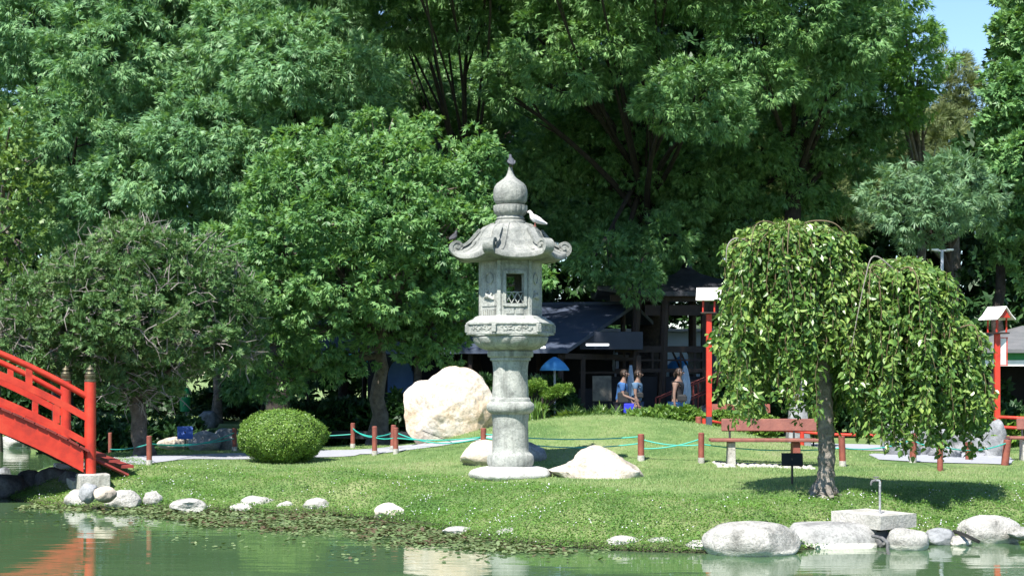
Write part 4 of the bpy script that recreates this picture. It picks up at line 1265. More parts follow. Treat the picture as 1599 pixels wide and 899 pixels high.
# pale two-storey wall behind the pavilion
wz_ = P(1090, 518, 52)
t = thing('white_building', Vector((3.0, 52, gz(3, 52))), 'pale white-walled building with shade-blue put in its colour, seen through the dark pavilion', 'building')
b = MB(); b.box((1.2, .6, (wz_.z - gz(3, 52)) / 2), (5.0, 1.0, wz_.z - gz(3, 52))); wl_ = b.build('wall', surf('shade_tinted_white_wall', (.40, .48, .58), (.34, .42, .53), 2, .8, .1), t)  # white wall given a blue-grey tint that stands for shade
b = MB(); b.box((1.2, .02, wz_.z - gz(3, 52) + .05), (5.1, 1.1, .08)); b.build('coping', M['pole_grey'], t)
for x_ in (-.4, 1.0, 2.4): b = MB(); b.box((x_, .08, 1.25), (.7, .05, .9)); b.build('window', M['interior'], t)

# ---------------------------------------------------------------- raised pavilion with black pagoda roof
pv0 = Vector((X(1045, 44), 44, gz(4.2, 44)))
t = thing('timber_pavilion', pv0, 'raised dark timber pavilion with black curved roof left of the weeping tree', 'pavilion')
def pl(px, py, Y=44): return P(px, py, Y) - pv0
pk_ = pl(1082, 410); pk_.y = 1.6
hw_ = 2.55; yv = 1.9; ez = pl(0, 456).z
cx_ = pk_.x
nS = 8
V_ = []; F_ = []
for i in range(nS + 1):
    u_ = i / nS
    zz = pk_.z + (ez - pk_.z) * (u_ ** .62)
    for k in range(32):
        a = 2 * math.pi * k / 32
        sq = 1 / max(abs(math.cos(a)), abs(math.sin(a))); 
        cn = (sq - 1) / .414
        V_.append((cx_ + math.cos(a) * sq * hw_ * (u_ + .02), 1.6 + math.sin(a) * sq * yv * (u_ + .02), zz + .16 * cn ** 2 * u_ ** 3))
m_ = len(V_)
V_ += [(x_, y_, z_ - .12) for x_, y_, z_ in V_[-32:]] + [(cx_ + (x_ - cx_) * .8, 1.6 + (y_ - 1.6) * .8, ez - .1) for x_, y_, z_ in V_[-32:]]
for i in range(nS + 2):
    for k in range(32):
        j = (k + 1) % 32; F_.append((i * 32 + k, i * 32 + j, i * 32 + 32 + j, i * 32 + 32 + k))
F_.append(tuple(range(31, -1, -1))); F_.append(tuple(range((nS + 2) * 32, (nS + 3) * 32)))
b = MB(); b.add(V_, F_, False); b.build('roof', surf('black_roofing', (.022, .024, .030), (.05, .052, .06), 5, .55, .5, 20), t)
MB().lathe([(.16, pk_.z - .06), (.14, pk_.z + .04), (.05, pk_.z + .1), (.07, pk_.z + .16), (.02, pk_.z + .25)], 12, c=(cx_, 1.6)).build('roof_cap', M['black'], t)
fl = pl(0, 588).z
for (px_, dx) in ((990, .06), (1036, .03), (1101, 0)):
    x0_ = pl(px_, 0).x
    for yy in ((0.05, 3.1) if px_ == 1101 else (0.05,)):
        b = MB(); b.tube([(x0_ - dx * 3, yy, 0), (x0_ + dx * 2, yy, ez - .05)], .115, 8); b.build('pillar', M['dark_timber'], t)
b = MB(); b.box((pl(1045, 0).x, 0.05, pl(0, 463).z), (3.2, .16, .26)); b.build('lintel', M['dark_timber'], t)
b = MB(); b.box((pl(1065, 0).x, 0.1, pl(0, 484).z), (2.0, .10, .28)); b.build('lattice_board', M['dark_timber'], t)
for py_, th_ in ((545, .17), (562, .05), (578, .10)):
    b = MB(); b.box((pl(1035, 0).x, .0, pl(0, py_).z), (2.6, .08, th_)); b.build('rail', M['dark_timber'], t)
for q in range(7): b = MB(); b.box((pl(975 + q * 22, 0).x, .02, pl(0, 563).z), (.05, .05, .55)); b.build('baluster', M['dark_timber'], t)
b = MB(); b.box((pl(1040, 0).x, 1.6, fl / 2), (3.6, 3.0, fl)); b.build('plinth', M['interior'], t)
b = MB(); b.box((pl(1098, 0).x, .3, pl(0, 562).z), (.75, .06, .75)); b.build('bronze_panel', surf('weathered_panel', (.07, .075, .06), (.03, .03, .03), 5, .6, .2), t)
for q in range(4):
    b = MB(); b.tube([pl(1050 + q * 12, 545) + Vector((0, .3, 0)), pl(1066 + q * 12, 578) + Vector((0, .3, 0))], .03, 5); b.build('brace', M['dark_timber'], t)
# red ramp rail
ra = thing('ramp', P(1030, 650, 41.5), 'sloping ramp with thin dark-red handrails rising to the pavilion', 'ramp')
def rp_(px, py, Y): return P(px, py, Y) - ra.location
b = MB(); q0, q1 = rp_(1030, 668, 41.5), rp_(1150, 615, 41.8); b.slab([q0, q1, q1 + Vector((0, 1.2, 0)), q0 + Vector((0, 1.2, 0))], .15); b.build('ramp_slab', M['grey_rock'], ra)
for dy in (0, 1.1):
    for up in (.0, .36):
        b = MB(); b.tube([rp_(1030, 622, 41.5) + Vector((0, dy, -up)), rp_(1150, 572, 41.8) + Vector((0, dy, -up))], .022, 6); b.build('handrail', M['red_worn'], ra)
    for q in range(5):
        f = q / 4; p0 = rp_(1030, 622, 41.5).lerp(rp_(1150, 572, 41.8), f) + Vector((0, dy, 0)); b = MB(); b.tube([p0, p0 - Vector((0, 0, .80))], .022, 6); b.build('rail_upright', M['red_worn'], ra)
# pale board, its colour lowered to stand for tree shade
c_ = P(940, 628, 39.5); tt = thing('notice_board', c_, 'pale tilted board leaning in the shade left of the two people', 'board')
b = MB(); b.box((0, 0, .34), (.46, .04, .62), M=Matrix.Rotation(R(-12), 3, 'X')); b.build('panel', surf('shade_dimmed_board', (.13, .12, .10), (.05, .05, .045), 5, .7, .2), tt)
b = MB()
for sx in (-1, 1): b.tube([(sx * .2, .1, .0), (sx * .2, .05, -.55)], .02, 6)
b.build('support', M['black'], tt)

# ---------------------------------------------------------------- parasols
def parasol(px, ytop, wpx, hpx, Y, label, closed=False, mat='blue_cloth', full=None):
    k = Y / F; x_ = X(px, Y); g_ = gz(x_, Y) if full is None else full
    H = CAMZ - (ytop - HY) * k - g_
    t = thing('parasol', (x_, Y, g_), label, 'parasol', 'closed pale parasols' if closed else 'blue café parasols')
    MB().tube([(0, 0, 0), (0, 0, H - .03)], .025, 8).build('pole', M['pole_grey'], t)
    MB().lathe([(.25, 0), (.25, .06), (.05, .10)], 20).build('base', M['concrete'], t)
    r = wpx * k / 2; h = hpx * k
    if closed:
        b = MB(); b.lathe([(r * .75, H - h), (r, H - h * .8), (r * .85, H - h * .45), (r * .5, H - h * .15), (.03, H)], 24, rfun=lambda a, rr, z, i: (rr * (1 + .15 * math.sin(a * 8)), z))
    else:
        prf = [(.03, H), (r * .35, H - h * .18), (r * .68, H - h * .48), (r * .92, H - h * .82), (r, H - h), (r * .985, H - h - .02), (r * .90, H - h * .86), (r * .6, H - h * .48), (.03, H - .05)]
        b = MB(); b.lathe(prf, 32, rfun=lambda a, rr, z, i: (rr * (1 - .05 * abs(math.sin(a * 4))), z))
    b.build('canopy', M[mat], t)
    return t
parasol(866, 557, 46, 20, 39.2, 'open blue parasol with low dome beside the lantern platform')
parasol(915, 555, 46, 18, 47, 'small blue parasol left, seen through the passage rails')
parasol(952, 555, 44, 18, 48.5, 'blue parasol at the middle of the passage opening')
parasol(1024, 556, 44, 18, 49, 'blue parasol behind the pavilion rails between two pillars')
parasol(1062, 556, 46, 20, 48.5, 'brightest blue parasol behind the pavilion braces')
parasol(961, 539, 10, 40, 45.5, 'closed pale parasol with pointed tip in the passage', True, 'pale_cloth')
parasol(985, 570, 12, 60, 41.5, 'closed pale parasol right behind the two people', True, 'pale_cloth')
parasol(1070, 570, 18, 60, 40.6, 'closed pale blue parasol just behind the person in black', True, 'pale_cloth')

# right building
rb0 = Vector((X(1528, 36), 36.5, gz(10.5, 36.5)))
t = thing('garden_kiosk', rb0, 'low kiosk with grey shingle roof and green-white awning band at the right edge', 'building')
def kp(px, py, Y=36.5): return P(px, py, Y) - rb0
e0 = kp(1528, 545, 36.3); e1 = Vector((e0.x + 6, e0.y, e0.z)); r0 = kp(1600, 508, 38.5); r0.y = 2.2; r1 = Vector((e1.x - 1, 2.2, r0.z))
b = MB(); f0 = Vector((e0.x, 4.6, e0.z)); f1 = Vector((e1.x, 4.6, e0.z))
b.add([e0, e1, r1, r0, f0, f1] + [p_ - Vector((0, 0, .08)) for p_ in (e0, e1, f1, f0)], [(0, 1, 2, 3), (0, 3, 4), (1, 5, 2), (3, 2, 5, 4), (6, 9, 8, 7), (0, 6, 7, 1), (1, 7, 8, 5), (5, 8, 9, 4), (4, 9, 6, 0)])
b.build('roof', M['grey_roof'], t)
gb = kp(0, 560).z
b = MB(); b.box(((e0.x + e1.x) / 2, e0.y + .22, e0.z - .16), (5.7, .05, .20)); b.build('green_band', surf('green_band', (.02, .16, .05), (.03, .22, .06), 5, .6, .1), t)
b = MB(); b.box(((e0.x + e1.x) / 2, e0.y + .20, e0.z - .31), (5.7, .05, .13)); b.build('white_band', M['white_paint'], t)
for x_ in (e0.x + .4, e0.x + 1.9, e1.x - .4): b = MB(); b.box((x_, e0.y + .35, e0.z / 2), (.12, .12, e0.z)); b.build('pillar', M['dark_timber'], t)
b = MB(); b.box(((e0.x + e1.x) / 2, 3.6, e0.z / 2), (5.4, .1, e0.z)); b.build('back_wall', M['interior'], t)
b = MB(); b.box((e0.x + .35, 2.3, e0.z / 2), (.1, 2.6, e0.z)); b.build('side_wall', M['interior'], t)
b = MB(); b.box(((e0.x + e1.x) / 2 + .5, e0.y + .5, .50), (4.2, .4, .95)); b.box(((e0.x + e1.x) / 2 + .5, e0.y + .48, 1.0), (4.3, .5, .05)); b.build('counter', surf('tan_counter', (.28, .24, .19), (.2, .17, .14), 5, .6, .1), t)

# left background odds: awning, blue tent, bin, lantern pedestal
t = thing('awning', P(520, 570, 50), 'teal tarpaulin awning glimpsed under the middle tree', 'awning')
b = MB(); b.slab([Vector((-1.5, 0, .35)), Vector((1.5, -.3, .10)), Vector((1.3, 1.8, .75)), Vector((-1.1, 1.8, 1.0))], .04); b.build('canopy', M['teal_cloth'], t)
b = MB()
gg = gz(-5.5, 50) - t.location.z
for x_, y_ in ((-1.4, .1), (1.4, -.1), (1.2, 1.7), (-1.0, 1.7)): b.tube([(x_, y_, gg), (x_, y_, .35 + (.3 if y_ > 1 else -.2))], .04, 6)
b.build('poles', M['dark_timber'], t)
xq = X(625, 46); t = thing('tent', (xq, 46, gz(xq, 46)), 'small pale blue rounded tent behind the middle tree trunk', 'tent')
b = MB(); ztp = CAMZ - (560 - HY) * 46 / F - gz(xq, 46)
pts = [(math.cos(a) * .36, math.sin(a)) for a in np.linspace(0, math.pi, 15)]
V_ = []; F_ = []
for yy in (0, .6):
    for (x_, z_) in pts: V_.append((x_, yy, ztp - .6 + z_ * .6 if z_ > .02 else ztp - .95))
F_ = [tuple(range(15)), tuple(range(29, 14, -1))] + [(i, 15 + i, 16 + i, i + 1) for i in range(14)] + [(0, 14, 29, 15)]
b.add(V_, F_); b.build('cover', surf('blue_tent', (.10, .22, .55), (.13, .27, .62), 3, .6, .1), t)
b = MB(); 
for x_ in (-.3, .3): b.tube([(x_, .05, 0), (x_, .05, ztp - .9)], .03, 6)
b.build('legs', M['black'], t)
xq = X(289, 50); t = thing('litter_bin', (xq, 50, gz(xq, 50)), 'bright green litter bin on the far lawn under the twiggy tree', 'bin')
zt_ = CAMZ - (604 - HY) * 50 / F - gz(xq, 50)
b = MB(); b.lathe([(.12, .35), (.15, .36), (.17, zt_ * .70), (.15, zt_ * .72)], 20); b.build('bin_body', M['green_plastic'], t)
b = MB(); b.lathe([(.17, zt_ * .78), (.18, zt_ * .86), (.13, zt_ * .97), (.03, zt_)], 20); b.build('lid', M['green_plastic'], t)
b = MB(); b.tube([(0, .15, 0), (0, .15, zt_ * .8)], .03, 8); b.tube([(0, .15, zt_ * .8), (0, .0, zt_ * .82)], .02, 6); b.build('post', M['pole_grey'], t)
xq = X(1246, 34.5); g_ = gz(xq, 34.5)
t = thing('stone_pedestal', (xq, 34.5, g_), 'blue-grey square stone pedestal rising behind the bench near the trunk', 'pedestal')
b = MB(); b.box((0, 0, .45), (.50, .45, .90), bev=.02, taper=.62); b.build('base', M['grey_rock'], t)
b = MB(); b.box((0, 0, 1.10), (.22, .22, .42), bev=.02); b.build('shaft', M['grey_rock'], t)
b = MB(); b.box((0, 0, 1.38), (.4, .4, .12), bev=.03, taper=.5); b.build('cap', M['grey_rock'], t)
# ---------------------------------------------------------------- trees
def unit(a): return a / np.maximum(np.linalg.norm(a, axis=-1, keepdims=True), 1e-9)
def fans(blobs, seed, L=.26, Wd=.05, k=5, cover=1.6, droop=.5, sub=.42, spread=.9, squash=.85, inner=.5, jit=.45, low=.75, dens=2.2):
    """blobs: list of (x,y,z,r). returns verts (n,3) of rhombus blades"""
    g = np.random.default_rng(seed)
    out = []
    for (bx, by, bz, r) in blobs:
        ns_ = max(6, int(dens * 4 * math.pi * r * r / (math.pi * sub * sub)))
        d = unit(g.normal(0, 1, (ns_, 3)))
        d[:, 2] = np.where(d[:, 2] < 0, d[:, 2] * low, d[:, 2]); d = unit(d)
        rad = r * (1 - inner * g.uniform(0, 1, ns_) ** 2.2)
        sc_ = np.array([bx, by, bz]) + d * rad[:, None] * np.array([1, 1, squash])
        sr = sub * g.uniform(.6, 1.25, ns_)
        area = 4 * math.pi * r * r * cover
        nf = max(20, int(area / (k * L * Wd * .5)))
        idx = g.integers(0, ns_, nf)
        # sub-clump: fans sit on its upper/outer side, pointing outwards and drooping
        q = unit(g.normal(0, 1, (nf, 3)) + d[idx] * .9 + np.array([0, 0, .35]))
        pos = sc_[idx] + q * sr[idx][:, None] * g.uniform(.35, 1.0, (nf, 1)) * np.array([1, 1, .6])
        dr = unit(q * .9 + d[idx] * .6 + g.normal(0, jit, (nf, 3)) + np.array([0, 0, -droop]))
        nrm = unit(np.cross(dr, unit(g.normal(0, 1, (nf, 3)))) + np.array([0, 0, .5]) + d[idx] * .4)
        sd = unit(np.cross(dr, nrm))
        Lf = L * g.uniform(.65, 1.25, nf)
        for j in range(k):
            a = (j / max(1, k - 1) - .5) * 2 * spread if k > 1 else 0
            a = a + g.normal(0, .12, nf)
            dj = dr * np.cos(a)[:, None] + sd * np.sin(a)[:, None] + g.normal(0, .10, (nf, 3))
            dj = unit(dj)
            wj = unit(np.cross(dj, nrm)) * (Wd / 2)
            b0 = pos; b1 = pos + dj * Lf[:, None]
            m0 = pos + dj * (Lf * .45)[:, None]
            out.append(np.stack([b0, m0 - wj, b1, m0 + wj], 1).reshape(-1, 3))
    return np.concatenate(out)

def limbs(b, base, top, targets, r0, seed, nsub=0, taper=.5, wob=.12):
    rnd = random.Random(seed)
    base = Vector(base); top = Vector(top)
    pts = []; rs = []
    for i in range(9):
        u_ = i / 8
        p_ = base.lerp(top, u_) + Vector((rnd.uniform(-1, 1), rnd.uniform(-1, 1), 0)) * wob * r0 * 3 * math.sin(u_ * 3.14)
        pts.append(p_); rs.append(r0 * (1.45 if i == 0 else 1.12 if i == 1 else 1 - (1 - taper) * u_))
    pts.insert(0, base - Vector((0, 0, .15))); rs.insert(0, r0 * 1.7)
    b.tube(pts, rs, 12)
    for tg in targets:
        tg = Vector(tg); st = base.lerp(top, rnd.uniform(.72, .98)); ln = (tg - st).length
        mid = st.lerp(tg, .5) + Vector((rnd.uniform(-.1, .1) * ln, rnd.uniform(-.1, .1) * ln, rnd.uniform(.0, .18) * ln))
        P_ = [st.lerp(mid, t) * (1 - t) + mid.lerp(tg, t) * t for t in np.linspace(0, 1, 7)]
        rr = r0 * rnd.uniform(.30, .42) * (.6 if r0 > .24 else 1) * (.35 if tg.z > 11.5 and r0 > .24 else 1)
        b.tube(P_, [rr * (1 - .8 * t) + .01 for t in np.linspace(0, 1, 7)], 7)
        for q in range(nsub):
            s0 = P_[rnd.randint(3, 5)]; e = tg + Vector((rnd.uniform(-1, 1), rnd.uniform(-1, 1), rnd.uniform(-.6, .8))) * min(.6, ln * .2)
            m2 = s0.lerp(e, .5) + Vector((0, 0, .12))
            b.tube([s0, m2, e], [rr * .3 + .008, rr * .2 + .006, .006], 5)

def tree(name, label, base, fork, blobs, leaf, bark, r0, seed, group=None, px=True, nsub=3, cat='tree', **kw):
    """base (px, Y); fork (px, py); blobs (px,py,rpx,Y)"""
    x_ = X(base[0], base[1]); g_ = gz(x_, base[1])
    t = thing(name, (x_, base[1], g_), label, cat, group)
    o_ = Vector((x_, base[1], g_))
    bl = []
    for (a, b_, r, Y) in blobs:
        v = P(a, b_, Y) - o_; bl.append((v.x, v.y, v.z, r / F * Y))
    ftop = P(fork[0], fork[1], base[1] + (fork[2] if len(fork) > 2 else 0)) - o_
    mb_ = MB(); limbs(mb_, (0, 0, 0), ftop, [v[:3] for v in bl], r0, seed, nsub)
    mb_.build('trunk', bark, t)
    V_ = fans(bl, seed, **kw)
    link_mesh('crown', npmesh('crown', V_, 4, leaf), t)
    return t

MIM = dict(L=.19, Wd=.028, k=4, cover=2.0, droop=.9, sub=.38, spread=.45, dens=2.0)
G1 = 'big feathery-leaved trees behind the garden'
tree('feathery_tree', 'big bluish-green feathery tree filling the upper left corner', (95, 43), (110, 330), [
    (60, 50, 100, 42), (175, 95, 105, 41), (120, 215, 95, 40.5), (20, 150, 70, 43), (270, 30, 90, 42), (60, -80, 110, 42), (200, -60, 120, 42),
    (265, 190, 85, 41), (175, 310, 85, 40.5), (110, 350, 70, 41.5), (330, -90, 110, 43), (90, 290, 80, 44), (230, 120, 90, 45)], L_MIM, M['dark_bark'], .34, 101, G1, **MIM)
tree('feathery_tree', 'big feathery tree with rounded sunlit domes left of the middle, behind the leafy tree', (430, 42), (440, 300), [
    (470, 110, 108, 39.5), (385, 60, 80, 40.5), (545, 115, 62, 39.5), (470, 205, 92, 39.8), (340, 150, 75, 41), (335, 240, 95, 40), (255, 270, 90, 39.8),
    (420, 20, 80, 41.5), (480, -70, 110, 41), (400, 285, 80, 40), (560, 180, 48, 40), (300, 340, 85, 40.5), (480, 300, 80, 41), (600, 260, 60, 41.5), (400, 170, 80, 44), (530, 30, 45, 42.5)], L_MIM, M['dark_bark'], .36, 102, G1, **MIM)
tree('feathery_tree', 'tall dark feathery tree behind the stone lantern with deep shade inside', (735, 47), (735, 250), [
    (650, 25, 62, 43), (735, 35, 55, 42.5), (700, -60, 90, 42), (600, -30, 70, 45), (800, -60, 90, 42), (640, 120, 70, 49), (720, 150, 85, 50), (800, 200, 80, 49.5),
    (560, -190, 100, 36.5), (520, -205, 110, 42), (620, -215, 110, 42.5), (660, -185, 100, 37), (740, -215, 110, 36), (640, -205, 95, 33), (730, -205, 100, 33), (690, 240, 70, 50), (780, 300, 70, 50), (850, 330, 60, 50), (620, 210, 60, 50), (700, 330, 70, 51)], L_MIM2, M['dark_bark'], .40, 103, G1, **MIM)  # clumps high above the frame are added to shade what lies behind
tree('feathery_tree', 'largest dark green feathery tree right of the lantern with hanging lit sprays', (1010, 47), (1010, 240), [
    (840, 60, 62, 41.5), (885, 115, 55, 41), (945, 75, 62, 41.3), (800, 110, 36, 42), (800, 150, 34, 42.5), (870, -20, 90, 42), (1000, 50, 52, 42), (960, -60, 100, 41), (1085, 150, 62, 40.2), (1040, 175, 42, 40.2), (1120, 190, 38, 40.4),
    (820, -205, 100, 33.5), (720, -205, 110, 42.5), (820, -220, 110, 42.5), (920, -205, 110, 42.5), (1010, -220, 110, 42.5), (905, -210, 100, 33), (985, -205, 100, 34), (860, -180, 90, 36.5), (1070, -205, 100, 35), (930, 220, 80, 46.5), (860, 250, 60, 46.5), (1010, 250, 90, 47), (1090, 280, 80, 46), (920, 330, 75, 47.5), (1010, 350, 90, 48), (970, 405, 60, 45), (1070, 400, 60, 47.5), (1060, -50, 90, 41), (1000, 160, 80, 46), (920, 150, 70, 46), (1000, 440, 34, 42.5), (930, 400, 34, 42.8), (1040, 380, 40, 44)],  # highest clumps, out of view, are added to shade people and lower crown
    L_MIM2, M['dark_bark'], .45, 104, G1, **MIM)
tree('feathery_tree', 'feathery tree right of centre with yellowish sunlit top near the sky gap', (1235, 46), (1240, 230), [
    (1180, 60, 62, 41), (1250, 35, 62, 41), (1190, 130, 45, 41), (1330, 55, 62, 41.5), (1375, 30, 40, 42), (1300, 130, 52, 42), (1150, -40, 90, 41), (1270, -60, 90, 41), (1370, -70, 80, 42),
    (1180, 230, 75, 45.5), (1260, 190, 80, 45.5), (1330, 220, 70, 46), (1150, 320, 70, 47), (1230, 290, 70, 46.5), (1310, 300, 45, 47), (1380, 170, 42, 45), (1250, 110, 70, 45)],
    L_MIM2, M['dark_bark'], .38, 105, G1, **MIM)
tree('yellow_green_tree', 'bright yellow-green light crown left of the small patch of sky', (1440, 47), (1440, 230), [
    (1415, 60, 45, 44.5), (1435, 110, 42, 44), (1400, 150, 36, 44.5), (1440, 165, 32, 45), (1395, 0, 38, 45), (1380, 90, 40, 45.5), (1395, -80, 60, 45)], L_YARD, M['bark'], .18, 106, **dict(MIM, cover=1.5))
CAS = dict(L=.30, Wd=.022, k=5, cover=1.3, droop=.1, sub=.5, spread=.5, dens=1.4, inner=.7)
tree('casuarina_tree', 'dull olive needle-leaved tree below the sky gap, tallest behind', (1490, 56), (1490, 200), [
    (1488, 100, 28, 55), (1475, 150, 45, 55), (1520, 170, 42, 55), (1450, 210, 48, 54), (1510, 230, 55, 54), (1555, 240, 48, 55), (1470, 280, 50, 55), (1540, 300, 50, 55), (1420, 280, 50, 56), (1380, 260, 45, 56), (1590, 200, 40, 56)],
    L_CAS, M['bark'], .25, 107, 'olive needle-leaved trees at the back', **CAS)
tree('casuarina_tree', 'lower olive tree just left of the blue-green feathery crown', (1215, 54), (1220, 300), [
    (1200, 260, 45, 52), (1250, 300, 50, 52), (1180, 320, 45, 52), (1300, 330, 50, 53), (1150, 370, 50, 53), (1220, 370, 55, 52), (1330, 270, 40, 54)], L_CAS, M['bark'], .22, 108, 'olive needle-leaved trees at the back', **CAS)
tree('broadleaf_tree', 'dark green broadleaf tree at the upper right picture edge', (1620, 44), (1610, 260), [
    (1602, 50, 44, 42), (1585, 125, 45, 41.5), (1610, 150, 60, 41), (1568, 190, 38, 41.5), (1600, 240, 60, 41), (1625, -20, 60, 42), (1580, 330, 50, 42), (1640, 320, 60, 42), (1600, 400, 50, 43), (1650, 60, 80, 42), (1595, 5, 26, 42.5)],
    L_MIM2, M['dark_bark'], .3, 109, L=.16, Wd=.06, k=4, cover=2.2, droop=.5, sub=.38, dens=2.0)
tree('blue_green_tree', 'small umbrella-shaped blue-green feathery tree with a dark trunk at the right', (1488, 39), (1480, 360), [
    (1390, 305, 36, 38), (1435, 285, 42, 37.6), (1490, 282, 42, 37.6), (1530, 305, 32, 38), (1420, 335, 38, 37.6), (1475, 325, 42, 37.4), (1440, 372, 26, 38), (1375, 325, 20, 38.4), (1520, 335, 28, 38.2), (1460, 300, 44, 39.5)],
    L_BLUE, M['dark_bark'], .15, 110, L=.20, Wd=.026, k=6, cover=1.5, droop=.8, sub=.30, spread=.8, dens=1.8)
YT = 1
tree('yellow_tree', 'yellow-green broadleaf tree with sky showing through at the left picture edge', (-10, 43), (5, 330), [
    (15, 200, 36, 38.5), (40, 250, 36, 38.5), (5, 290, 42, 38), (45, 320, 34, 38.5), (10, 370, 42, 38), (-40, 250, 60, 39), (15, 430, 40, 38.5), (-40, 380, 60, 39), (40, 400, 30, 39.5)],
    L_YEL, M['bark'], .18, 111, L=.13, Wd=.075, k=4, cover=.75, droop=.5, sub=.34, spread=1.1)
# middle leafy tree
tree('leafy_tree', 'bright green pointed-leaf tree left of the lantern, its trunk beside the boulder', (590, 35.5), (594, 500), [(725, 500, 32, 34), (700, 545, 26, 34.3), (745, 455, 30, 33.8), (370, 380, 50, 34.5), (560, 560, 26, 34.3), (640, 545, 30, 34.4), (520, 570, 24, 34.2), 
    (460, 290, 62, 33.8), (545, 265, 62, 33.5), (620, 250, 52, 33.6), (690, 290, 58, 33.6), (745, 255, 36, 33.8), (760, 310, 46, 33.8), (430, 370, 64, 33.5), (520, 350, 75, 32.8), (610, 350, 75, 32.8), (700, 370, 70, 33),
    (450, 460, 62, 33.2), (540, 440, 70, 32.8), (620, 450, 62, 33), (700, 460, 55, 33.4), (760, 400, 40, 34), (420, 540, 50, 33.6), (495, 520, 48, 33.6), (600, 515, 40, 34), (680, 520, 34, 34.2), (395, 420, 45, 34.2), (470, 240, 42, 34.6), (600, 205, 36, 34.8),
    (560, 330, 80, 35.6), (640, 300, 80, 35.8), (845, 440, 20, 33.6), (800, 420, 34, 34.2), (735, 225, 24, 33.8), (655, 205, 26, 34), (420, 300, 34, 34.2), (500, 215, 26, 34.4), (440, 600, 32, 34), (380, 500, 36, 34.5)],
    L_GUM, M['bark'], .20, 112, L=.135, Wd=.040, k=4, cover=1.7, droop=.8, sub=.27, spread=.7, dens=2.0, inner=.5)
# dark backing wood: separate trees, dense and shaded
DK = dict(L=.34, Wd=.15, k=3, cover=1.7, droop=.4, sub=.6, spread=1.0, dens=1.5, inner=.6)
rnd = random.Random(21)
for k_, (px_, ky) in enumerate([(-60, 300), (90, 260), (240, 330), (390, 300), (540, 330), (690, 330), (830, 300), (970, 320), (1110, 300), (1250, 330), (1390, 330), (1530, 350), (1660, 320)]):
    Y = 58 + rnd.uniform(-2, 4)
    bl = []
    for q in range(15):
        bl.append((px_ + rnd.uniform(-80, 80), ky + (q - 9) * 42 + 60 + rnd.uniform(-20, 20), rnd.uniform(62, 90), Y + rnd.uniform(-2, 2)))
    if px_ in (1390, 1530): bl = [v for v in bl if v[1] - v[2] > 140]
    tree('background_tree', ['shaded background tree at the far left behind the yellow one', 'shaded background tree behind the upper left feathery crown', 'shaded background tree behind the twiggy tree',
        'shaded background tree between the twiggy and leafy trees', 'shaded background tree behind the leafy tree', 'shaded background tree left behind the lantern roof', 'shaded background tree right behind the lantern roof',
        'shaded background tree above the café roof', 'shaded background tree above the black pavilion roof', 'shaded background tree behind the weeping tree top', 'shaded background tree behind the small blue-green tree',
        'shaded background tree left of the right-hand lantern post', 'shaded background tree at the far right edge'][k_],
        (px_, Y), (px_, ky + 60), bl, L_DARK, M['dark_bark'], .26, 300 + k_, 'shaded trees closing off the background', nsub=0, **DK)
# bare dark trunks seen among the shade
for k_, (px_, Y, r_, yt, lab) in enumerate([(535, 47, .16, 470, 'dark slim trunk under the teal awning'), (1552, 43, .22, 380, 'dark shaggy trunk right of the small blue-green tree'),
        (655, 44, .13, 470, 'slim grey trunk just left of the boulder top'), (338, 50, .15, 470, 'pale grey trunk in the far shade under the twiggy tree'), (1100, 49, .2, 420, 'dark trunk behind the black pavilion')]):
    x_ = X(px_, Y); g_ = gz(x_, Y); t = thing('tree', (x_, Y, g_), lab, 'tree')
    h_ = CAMZ - (yt - HY) * Y / F - g_
    b = MB(); limbs(b, (0, 0, 0), (rnd.uniform(-.2, .2), 0, h_), [(-.8, .5, h_ + 1.2), (.7, .3, h_ + 1.5), (.1, -.3, h_ + 1.6)], r_, 400 + k_, 1)
    b.build('trunk', M['bark'] if 'grey' in lab else M['dark_bark'], t)
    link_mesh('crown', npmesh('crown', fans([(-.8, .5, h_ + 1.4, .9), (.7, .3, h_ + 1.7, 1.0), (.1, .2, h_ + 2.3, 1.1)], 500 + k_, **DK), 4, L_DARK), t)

# understorey shrubs
SH = dict(L=.13, Wd=.065, k=3, cover=2.0, droop=.2, sub=.18, spread=1.0, dens=2.0, inner=.4, low=.4)
def shrub(px, Y, rpx, hpx, label, leaf=None, group=None, seed=0, name='shrub', kw=None, n=5, zoff=0):
    x_ = X(px, Y); g_ = gz(x_, Y); k = Y / F
    t = thing(name, (x_, Y, g_), label, 'shrub', group)
    g2 = random.Random(seed); bl = []
    h = hpx * k; r = rpx * k
    for q in range(n):
        f = (q + .5) / n * 2 - 1
        rr = h * g2.uniform(.38, .52)
        bl.append((f * max(0, r - rr), g2.uniform(-.25, .25) * r * .6, h - rr * .9 - g2.uniform(0, .15) * h + zoff, rr))
    link_mesh('foliage', npmesh('foliage', fans(bl, seed, **dict(SH, **(kw or {}))), 4, leaf or L_SHRUB), t)
    b = MB()
    for v in bl: b.tube([(v[0] * .4, v[1] * .4, -.05), v[:3]], [.02, .008], 5)
    b.build('stems', M['dark_bark'], t)
    return t
GH = 'low leafy shrubs behind the lawn mound'
shrub(1045, 35, 62, 52, 'widest leafy hedge shrub in front of the person in black', group=GH, seed=601, n=8)
shrub(1085, 35.4, 30, 44, 'leafy shrub touching the red lamp post on its left', group=GH, seed=602)
shrub(985, 35.2, 30, 42, 'low shrub in front of the two people', group=GH, seed=603)
shrub(935, 35.2, 32, 48, 'bright low shrub tuft left of the two people', L_YEL, group=GH, seed=604, kw=dict(L=.2, Wd=.05))
shrub(895, 35, 26, 44, 'bright low shrub by the pruned pine', L_YEL, group=GH, seed=605, kw=dict(L=.2, Wd=.05))
CP = dict(L=.06, Wd=.035, k=3, cover=2.2, sub=.1, dens=2.5, inner=.3, droop=0, jit=.8)
